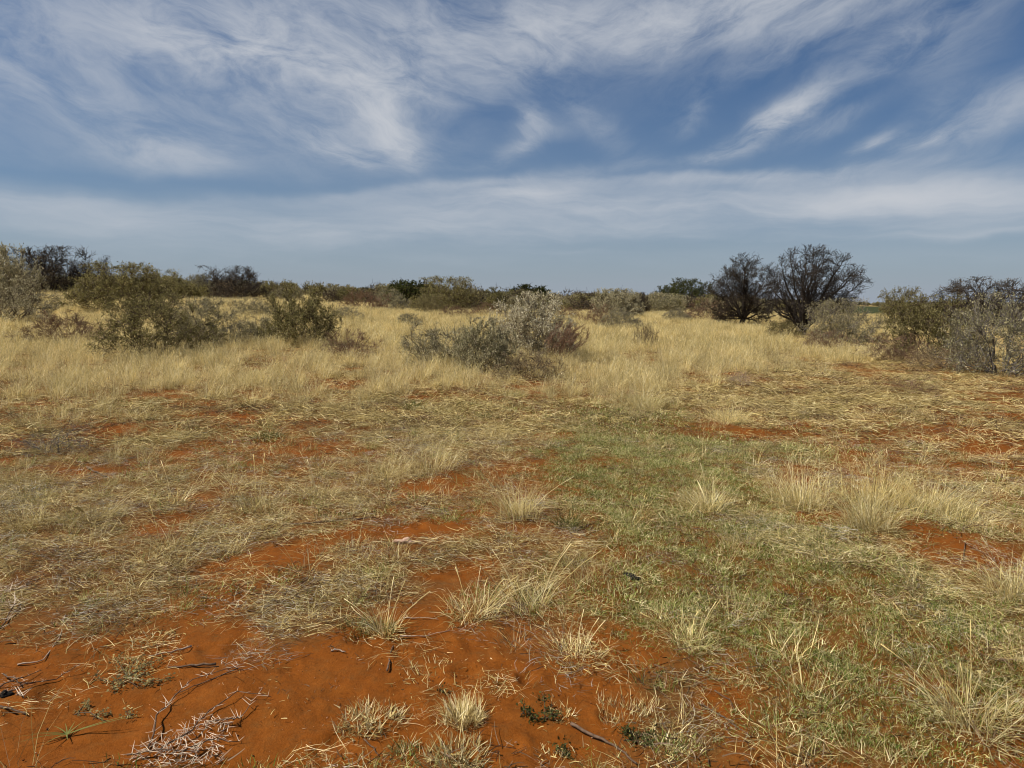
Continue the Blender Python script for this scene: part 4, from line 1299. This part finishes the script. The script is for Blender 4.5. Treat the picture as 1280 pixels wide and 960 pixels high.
TUFTS = [
    # label, px, py, height, radius, blades, seed, options
    ('dark green short tuft beside the upright straw tuft in the middle', 708, 660, .20, .09, 150, 1, dict(dry=.12, lean=.4)),
    ('upright pale straw tuft left of the dark green short tuft', 648, 645, .38, .16, 260, 2, dict(dry=.93, lean=.28, stalks=4, mat='golden')),
    ('thin golden tuft with tall upright stalks and green foot on red sand', 482, 792, .20, .07, 110, 3, dict(dry=.55, lean=.35, stalks=9, stalk_h=1.7, mat='golden')),
    ('dark green tuft touching the left of the tall stalked golden tuft', 448, 788, .11, .09, 140, 4, dict(dry=.25, lean=.6)),
    ('green and straw tuft with spreading stalks above the bare sand', 590, 770, .20, .13, 190, 5, dict(dry=.65, lean=.6, stalks=8)),
    ('wide yellow green tuft with long leaning stalks left of the dung', 660, 762, .26, .17, 240, 6, dict(dry=.72, lean=.6, stalks=9, mat='golden')),
    ('pale flat spiky tuft splayed over the red sand in the foreground', 716, 822, .16, .13, 260, 7, dict(dry=.85, lean=.95, droop=.5, stalks=4)),
    ('large golden tuft with dark foot, front one of the right hand clump', 1086, 662, .48, .16, 420, 8, dict(dry=.95, lean=.32, stalks=5, mat='golden')),
    ('big golden tuft at the left end of the right hand clump', 1000, 632, .46, .24, 420, 9, dict(dry=.97, lean=.28, mat='golden')),
    ('brownish golden tuft behind the middle of the right hand clump', 1095, 630, .46, .26, 420, 10, dict(dry=.97, lean=.26, mat='golden', tint=(0, .8))),
    ('loose golden tuft at the right end of the right hand clump', 1165, 642, .42, .24, 380, 11, dict(dry=.95, lean=.34, mat='golden')),
    ('low thin golden tuft further right behind the sandy hollow', 1205, 655, .30, .16, 160, 12, dict(dry=.9, lean=.5, mat='golden')),
    ('pale tuft with green foot on the turf left of the golden clump', 888, 637, .30, .15, 230, 13, dict(dry=.85, lean=.45, stalks=3, mat='golden')),
    ('dry yellow tuft with stalks at the end of the turf, foreground right of centre', 862, 805, .17, .11, 150, 14, dict(dry=.85, lean=.6, stalks=5, mat='golden')),
    ('cushion of pale matted stubble on red sand, left of the two foreground cushions', 462, 905, .075, .115, 420, 15, dict(dry=1, lean=1.0, droop=.35, width=.0042, name='stubble_cushion', cat='dry grass cushion')),
    ('upright pale stubble cushion right of the green sprouting foreground tuft', 578, 905, .105, .075, 260, 16, dict(dry=1, lean=.45, droop=.3, width=.0038, name='stubble_cushion', cat='dry grass cushion', stalks=2)),
    ('straw coloured cushion cut by the bottom edge under the upright stubble cushion', 570, 948, .085, .095, 320, 17, dict(dry=.8, lean=.8, droop=.4, width=.0038, name='stubble_cushion', cat='dry grass cushion', stalks=2)),
    ('small fresh green sprouting tuft between the foreground stubble cushions', 508, 944, .065, .06, 130, 18, dict(dry=.3, lean=.7)),
    ('small white bleached tuft on red sand at left', 186, 800, .09, .10, 120, 19, dict(dry=1, lean=.8, tint=(.6, 1), width=.0042)),
    ('bent straw tuft with few tall stems on the left red patch', 205, 692, .22, .08, 60, 20, dict(dry=1, lean=.4, stalks=4)),
    ('upright open tuft at the left margin above the flattened straw', 36, 662, .34, .16, 130, 21, dict(dry=.95, lean=.3, stalks=5)),
    ('arching straw tuft right of the open left margin tuft', 118, 652, .30, .17, 170, 22, dict(dry=.95, lean=.55, stalks=4)),
    ('fan shaped pale tuft with stems spread wide beside the left sand patch', 218, 632, .24, .07, 70, 23, dict(dry=.85, lean=.85, droop=.3, stalks=6, width=.0045)),
    ('loose straw tuft with upright stems above the long red patch', 322, 640, .30, .17, 150, 24, dict(dry=.95, lean=.4, stalks=5)),
    ('yellow arching tuft right of the upright stems above the red patch', 400, 622, .28, .16, 140, 25, dict(dry=.95, lean=.5, stalks=3)),
    ('dry tuft on the long red patch edge with a green heart', 285, 695, .14, .09, 90, 26, dict(dry=.7, lean=.6)),
    ('grey straw tuft with short stems beside the pale stone', 440, 690, .16, .13, 130, 27, dict(dry=.85, lean=.7, stalks=3)),
    ('dull green small tuft right below the pale stone', 545, 705, .08, .10, 140, 28, dict(dry=.45, lean=.8)),
    ('pale bending tuft in the lower right corner of the turf', 1215, 905, .30, .15, 230, 29, dict(dry=.85, lean=.5, stalks=5, mat='golden')),
    ('faint green grass tuft near the right end of the turf', 1160, 775, .12, .13, 140, 30, dict(dry=.5, lean=.8)),
    ('leaning golden grass tuft cut by the right edge', 1268, 745, .34, .15, 220, 31, dict(dry=.92, lean=.45, stalks=4, mat='golden')),
    ('large dry grass tuft beyond the turf on the right with green foot', 910, 528, .40, .24, 280, 32, dict(dry=.9, lean=.4, mat='golden')),
    ('golden fan tuft at the top of the turf right of the central clump', 800, 510, .60, .34, 420, 33, dict(dry=.97, lean=.42, mat='golden', width=.0045)),
    ('small dark green tuft beneath the tall grass left of centre', 516, 512, .24, .18, 150, 34, dict(dry=.2, lean=.5, width=.006)),
    ('dark green tuft in dry grass above the middle straw tuft', 608, 522, .14, .16, 120, 35, dict(dry=.2, lean=.7, width=.006)),
    ('greenish short tuft among flattened grass left of centre', 334, 548, .18, .22, 160, 36, dict(dry=.3, lean=.6, width=.0055)),
    ('feathery pale tuft in the middle of the flattened grass', 480, 600, .40, .28, 260, 37, dict(dry=.98, lean=.35, stalks=5)),
    ('thin tall straw tuft left of the middle feathery tuft', 540, 590, .42, .26, 220, 38, dict(dry=.98, lean=.32, stalks=5)),
    ('tiny green tuft on bare sand in front of the pale spiky tuft', 620, 860, .045, .05, 70, 39, dict(dry=.1, lean=.8)),
    ('small pale dead tuft right of the leafy dark weeds on red sand', 704, 893, .05, .05, 60, 40, dict(dry=1, lean=.8, tint=(.5, 1))),
    ('tiny straw tuft beside a weed near the bottom edge', 690, 948, .05, .06, 70, 41, dict(dry=.8, lean=.9)),
    ('matted grey cushion of stubble right of the bare foreground sand', 790, 900, .08, .13, 380, 42, dict(dry=.85, lean=1.0, droop=.4, name='stubble_cushion', cat='dry grass cushion', tint=(0, .9))),
    ('greenish cushion of short grass at the bottom below the grey stubble', 838, 945, .07, .10, 300, 43, dict(dry=.5, lean=.9, droop=.4, name='stubble_cushion', cat='dry grass cushion')),
    ('thin creeping dry tuft on red sand in front of the green spreading tuft', 540, 845, .07, .12, 90, 44, dict(dry=.9, lean=1.1)),
]
for (lb, px, py, h, rad, n, sd_, kw) in TUFTS:
    tuft(lb, px, py, h, rad, n, sd_, **kw)

# single long-bladed seedling lying on the sand
def seedling():
    x, y, z, t = at(84, 922)
    o = thing('grass_seedling', 'flat lying green grass seedling with long thin runners on red sand', 'grass seedling', (x, y, z))
    rng = np.random.default_rng(31)
    for k, (a, ln) in enumerate([(3.5, .20), (3.7, .16), (3.3, .12), (0.15, .26), (.25, .22), (4.3, .10), (2.6, .08), (1.6, .07), (5.2, .06), (1.1, .08), (2.1, .07)]):
        n = 1
        V, Q, _ = blades(rng, n, np.array([[0, 0, .012]]), np.array([a]), np.array([ln]), np.array([1.25]), np.array([.35]), np.array([.005]), 4, .1, np.array([.2]))
        V[:, 2] = np.maximum(V[:, 2], .004)
        link('blade', new_mesh('blade', V, Q, np.full(len(V), .6 if k < 3 else .95), MAT['green']), o)
seedling()


# ------------------------------------------------------------------ thorny dead branches, sticks, weeds, dung, stone
def cone_mesh():
    s = 4
    V = [[.034 * math.cos(a), .034 * math.sin(a), 0] for a in (0, 1.57, 3.14, 4.71)] + [[.024 * math.cos(a), .024 * math.sin(a), .55] for a in (0, 1.57, 3.14, 4.71)] + [[0, 0, 1]]
    Q = np.array([[i, (i + 1) % 4, 4 + (i + 1) % 4, 4 + i] for i in range(4)])
    T = np.array([[4 + i, 4 + (i + 1) % 4, 8] for i in range(4)])
    return new_mesh('thorn', np.array(V), [Q, T], None, MAT['thorn'], False)


THORN = cone_mesh()


def thorn_branch(label, px, py, rods, n_thorns, heap, seed, tlen=(.025, .055), bark='stick'):
    """rods: lists of pixel points lying on the ground; heap: (px, py, rx, ry) pixel ellipses heaped with broken spines"""
    x0, y0, z0, t = at(px, py)
    o = thing('thorny_branch', label, 'dead branch', (x0, y0, z0))
    rng = np.random.default_rng(seed)
    O = np.array([x0, y0, z0])
    spots = []
    for rod in rods:
        P = []
        for i, (a, b) in enumerate(rod):
            x, y, z, _ = at(a, b)
            P.append(np.array([x, y, z + .012 + (.02 * (i % 2))]) - O)
        # subdivide with a little kink
        pts = []
        for i in range(len(P) - 1):
            for s in (0, .34, .67):
                pts.append(P[i] * (1 - s) + P[i + 1] * s + rng.normal(0, .004, 3))
        pts.append(P[-1])
        rr = np.linspace(.0036, .0012, len(pts))
        link('branch', chain_mesh('branch', pts, rr, MAT[bark], 5), o)
        for i in range(len(pts) - 1):
            ln = np.linalg.norm(pts[i + 1] - pts[i])
            for k in range(max(1, int(ln / .034))):
                s = rng.uniform()
                spots.append(pts[i] * (1 - s) + pts[i + 1] * s)
    rng.shuffle(spots)
    left = n_thorns

    def thorn(p, d, ln):
        q = Vector(d).to_track_quat('Z', 'Y')
        c = link('thorn', THORN, o)
        c.location = Vector(p); c.rotation_euler = q.to_euler(); c.scale = (ln, ln, ln)
    for p in spots:
        if left <= 0:
            break
        a = rng.uniform(0, 6.28); up = rng.uniform(.0, 1.0)
        d = np.array([math.cos(a), math.sin(a), up]); d /= np.linalg.norm(d)
        d2 = np.array([math.cos(a + 2.2), math.sin(a + 2.2), up * .6]); d2 /= np.linalg.norm(d2)
        thorn(p, d, rng.uniform(*tlen)); thorn(p, d2, rng.uniform(*tlen)); left -= 2
    for (hx, hy, rx, ry, cnt, hgt) in heap:
        for k in range(cnt):
            if left <= 0:
                break
            r = math.sqrt(rng.uniform()); a = rng.uniform(0, 6.28)
            x, y, z, _ = at(hx + rx * r * math.cos(a), hy + ry * r * math.sin(a))
            d = rng.normal(0, 1, 3); d[2] = rng.normal(.15, .28); d /= np.linalg.norm(d)
            ln = rng.uniform(*tlen)
            p = np.array([x, y, z + .006 + rng.uniform(0, hgt) * (1 - r * .7)]) - O - d * ln * .5
            p[2] = max(p[2], .001)
            thorn(p, d, ln); left -= 1
    return o


thorn_branch('heap of bleached white thorns on dead branches at the bottom left on sand', 235, 935,
             [[(200, 945), (238, 922), (262, 893), (300, 874), (340, 876)], [(186, 940), (197, 905), (210, 885), (240, 860), (300, 838)], [(262, 905), (290, 912), (300, 900), (316, 885)], [(220, 950), (262, 938), (300, 932)], [(160, 948), (200, 950), (260, 945)]],
             300, [(225, 948, 62, 16, 120, .05), (262, 920, 32, 18, 60, .04), (215, 918, 26, 12, 20, .02)], 61)
thorn_branch('broken branch with white thorns in the straw at the left edge', 14, 752,
             [[(-6, 760), (14, 745), (30, 738)], [(2, 790), (16, 770), (26, 752)]], 90, [(10, 755, 26, 22, 50, .05)], 62, (.035, .075))
thorn_branch('grey thorny twig pile with dark lump at the left edge of the sand', 30, 866,
             [[(-4, 866), (22, 860), (52, 842)], [(0, 874), (30, 868), (70, 853), (100, 842)], [(5, 850), (24, 862), (45, 858)]], 110, [(16, 862, 26, 12, 40, .02)], 63, (.012, .03))
thorn_branch('lone forked white thorn lying on sand near the left edge', 28, 876, [[(22, 874), (26, 876), (30, 877)]], 4, [], 64, (.045, .06), 'stick_pale')


def stick(label, pix, r, mat='stick', seed=0, name='fallen_stick', lift=.008):
    P = []
    for (a, b) in pix:
        x, y, z, _ = at(a, b); P.append(np.array([x, y, z + r + lift * .5]))
    O = P[0].copy()
    rng = np.random.default_rng(800 + seed)
    pts = []
    for i in range(len(P) - 1):
        for s in (0, .25, .5, .75):
            pts.append(P[i] * (1 - s) + P[i + 1] * s - O + rng.normal(0, r * .5, 3) * (1 if (i or s) else 0))
    pts.append(P[-1] - O)
    rr = np.linspace(r, r * .5, len(pts)) * rng.uniform(.85, 1.15, len(pts))
    me = chain_mesh('fallen_stick', pts, rr, MAT[mat], 6)
    return thing(name, label, 'stick', tuple(O), data=me)


stick('short dark stick pointing up the sand below the tall stalked golden tuft', [(484, 842), (486, 826), (492, 812)], .005, seed=1)
stick('dark stick in sand running off the left edge', [(-8, 884), (14, 890), (34, 897)], .006, seed=2)
stick('brown stick with a knobbed end in front of the thick straw mat', [(270, 834), (240, 836), (210, 837)], .006, seed=3)
stick('long thin reddish stem slanting over sand from the straw mat', [(298, 838), (262, 852), (218, 872)], .0028, seed=4)
stick('pale broken stem lying above the knobbed brown stick', [(240, 811), (214, 818), (186, 824)], .0045, 'stick_pale', 5)
stick('grey stick slanting down at the bottom right of the bare sand', [(714, 910), (744, 928), (775, 942), (796, 958)], .0065, seed=6)
stick('thin brown stick across the sand strip at bottom right', [(872, 884), (905, 902), (940, 924)], .0035, seed=7)
stick('curved dark stick on the sand strip beside the thin brown stick', [(893, 868), (912, 880), (920, 893)], .0035, seed=8)
stick('long dark stick lying level across the straw left of centre', [(352, 657), (392, 656), (436, 651), (470, 649)], .008, seed=9)
stick('short dark stick in the flattened grass at far left', [(110, 587), (122, 593), (138, 600)], .009, seed=10)
stick('dark bent stick on the sandy hollow at the right', [(1204, 702), (1206, 681), (1228, 692), (1246, 704)], .0028, seed=11)
stick('pale straight stem on sand right of the dark green stalked tuft', [(504, 774), (530, 775), (548, 777)], .003, 'stick_pale', 12)
stick('pale curved stem over sand beside the tall stalked golden tuft', [(500, 799), (530, 798), (562, 790)], .003, 'stick_pale', 13)
stick('bleached long curved stem from the straw to the sand at left', [(22, 834), (54, 828), (74, 800), (82, 770)], .0035, 'stick_pale', 14)
stick('thin pale stem straight over the sand above the knobbed stick', [(98, 780), (140, 774), (178, 758)], .0022, 'stick_pale', 15)
stick('dark twig on the red strip above the straw mat', [(290, 757), (312, 768), (336, 770)], .004, seed=16)
stick('small pale chip of wood on sand in front of the golden tuft', [(414, 817), (424, 817), (432, 818)], .0045, 'stick_pale', 17)
stick('dark twig near the bottom edge below the left stubble cushion', [(455, 930), (466, 940), (474, 952)], .003, seed=18)


def weed(label, px, py, sprays, seed, mat='leaf_olive', lsize=.012, per=26, name='creeping_weed', cat='weed'):
    """a low weed: each spray a thin stem along the sand, set with tiny leaves"""
    x0, y0, z0, _ = at(px, py)
    O = np.array([x0, y0, z0])
    o = thing(name, label, cat, tuple(O))
    rng = np.random.default_rng(seed)
    for sp in sprays:
        P = []
        for i, (a, b, lift) in enumerate(sp):
            x, y, z, _ = at(a, b); P.append(np.array([x, y, z + .004 + lift]) - O)
        pts = []
        for i in range(len(P) - 1):
            for s in (0, .5):
                pts.append(P[i] * (1 - s) + P[i + 1] * s + rng.normal(0, .003, 3))
        pts.append(P[-1])
        st = link('stem', chain_mesh('stem', pts, np.linspace(.0022, .001, len(pts)), MAT['bark_brown'], 4), o)
        seats = [(pts[i] + rng.normal(0, .006, 3), pts[i + 1] + rng.normal(0, .006, 3)) for i in range(len(pts) - 1)]
        link('leaflets', leaf_mesh('leaflets', seats, per, lsize, MAT[mat], seed, (.2, 1)), st, 'stuff')
    return o


weed('olive green creeping weed spread on red sand above the white thorn heap', 158, 850,
     [[(160, 850, 0), (180, 842, .02), (205, 828, .02)], [(160, 850, 0), (172, 846, .02), (188, 836, .03)], [(160, 850, 0), (140, 858, .01), (122, 850, .01)], [(158, 852, 0), (146, 862, .01), (138, 868, .005)], [(160, 850, 0), (190, 858, .01), (214, 853, .01)], [(162, 848, 0), (150, 838, .02), (146, 832, .02)], [(160, 852, 0), (172, 862, .005), (192, 858, .01)], [(160, 850, 0), (168, 838, .03), (172, 833, .03)]], 301)
weed('small flat green sprig with thin stem below the creeping weed', 108, 892,
     [[(92, 894, 0), (112, 898, .006), (134, 906, .004)], [(98, 894, 0), (106, 886, .01), (112, 887, .01)], [(118, 901, 0), (130, 896, .01), (138, 897, .008)]], 302, per=14)
weed('faint green speck of a weed right of the small flat sprig', 162, 899, [[(158, 899, 0), (162, 897, .006), (168, 899, .004)], [(162, 899, 0), (160, 895, .01), (161, 893, .012)]], 303, per=12, lsize=.010)
weed('dark upright leafy weed on bare sand right of the foreground cushions', 682, 900,
     [[(682, 902, 0), (680, 892, .03), (678, 884, .05)], [(682, 902, 0), (690, 900, .015), (700, 903, .01)], [(682, 902, 0), (672, 904, .01), (664, 906, .008)]], 304, 'leaf_dark', .014, 16)
weed('tiny dark green weed left of the dark upright leafy weed', 656, 894, [[(650, 895, 0), (657, 894, .008), (664, 896, .004)], [(656, 896, 0), (654, 891, .012), (656, 888, .015)]], 305, 'leaf_dark', .012, 14)
weed('flat dark weed on sand near the bottom edge, right of centre', 702, 946, [[(694, 944, 0), (702, 946, .008), (712, 950, .004)], [(702, 948, 0), (706, 940, .012), (708, 936, .014)]], 306, 'leaf_dark', .013, 14)
weed('dark green leafy weed at the front of the grey stubble cushion', 795, 926, [[(780, 928, 0), (796, 926, .012), (812, 922, .01)], [(792, 930, 0), (800, 934, .008), (812, 936, .004)], [(790, 926, 0), (786, 920, .02), (784, 916, .02)]], 307, 'leaf_dark', .014, 22)
weed('tiny weed with dark leaves alone in front of the spiky pale tuft', 551, 868, [[(548, 868, 0), (552, 866, .006), (556, 868, .004)]], 308, 'leaf_dark', .010, 14)


def lump(name, label, cat, px, py, size, mat, seed, bits):
    """an irregular heap made of several merged lumps, one mesh"""
    x, y, z, _ = at(px, py)
    rng = np.random.default_rng(seed)
    import bmesh
    bm = bmesh.new()
    bmesh.ops.create_icosphere(bm, subdivisions=4, radius=1.0)
    co = np.array([v.co[:] for v in bm.verts])
    rr = np.full(len(co), .55)
    for (dx, dy, dz, s) in bits:
        c = np.array([dx, dy, dz]); c = c / np.linalg.norm(c)
        rr = np.maximum(rr, s * np.exp(-(1 - co @ c) * 5.0) + .45)
    rr = rr * (1 + .35 * (fbm(co[:, 0] * 3 + 9, co[:, 1] * 3 + co[:, 2] * 2.2, seed, 4, .6) - .5) + .22 * (fbm(co[:, 0] * 9, co[:, 1] * 9 + co[:, 2] * 7, seed + 5, 2) - .5))
    P = co * rr[:, None] * np.array(size)
    P[:, 2] = P[:, 2] + size[2] * .35
    for v, p in zip(bm.verts, P):
        v.co = p
    me = bpy.data.meshes.new(name); bm.to_mesh(me); bm.free()
    me.materials.append(MAT[mat])
    for p in me.polygons:
        p.use_smooth = True
    return thing(name, label, cat, (x, y, z), data=me)


lump('dung_lump', 'black crumbly dung lump on the edge of the turf', 'dung', 791, 724, (.045, .062, .022), 'dung', 401, [(-.8, .6, .3, .8), (.8, -.6, .2, .6), (0, 0, 1, .4), (-.3, .9, .2, .5)])
lump('dung_lump', 'dark rounded lump half under the thorny twigs at the left edge', 'dung', 6, 872, (.034, .028, .022), 'dung', 402, [(0, 0, 1, .5), (.7, .2, .2, .6)])
lump('pale_stone', 'pinkish white knobbly stone on red sand left of centre', 'stone', 507, 681, (.075, .035, .032), 'pale_stone', 403, [(1, -.2, 0, .55), (-1, .1, .2, .7), (.2, .3, .9, .55), (-.3, -.5, .4, .4)])
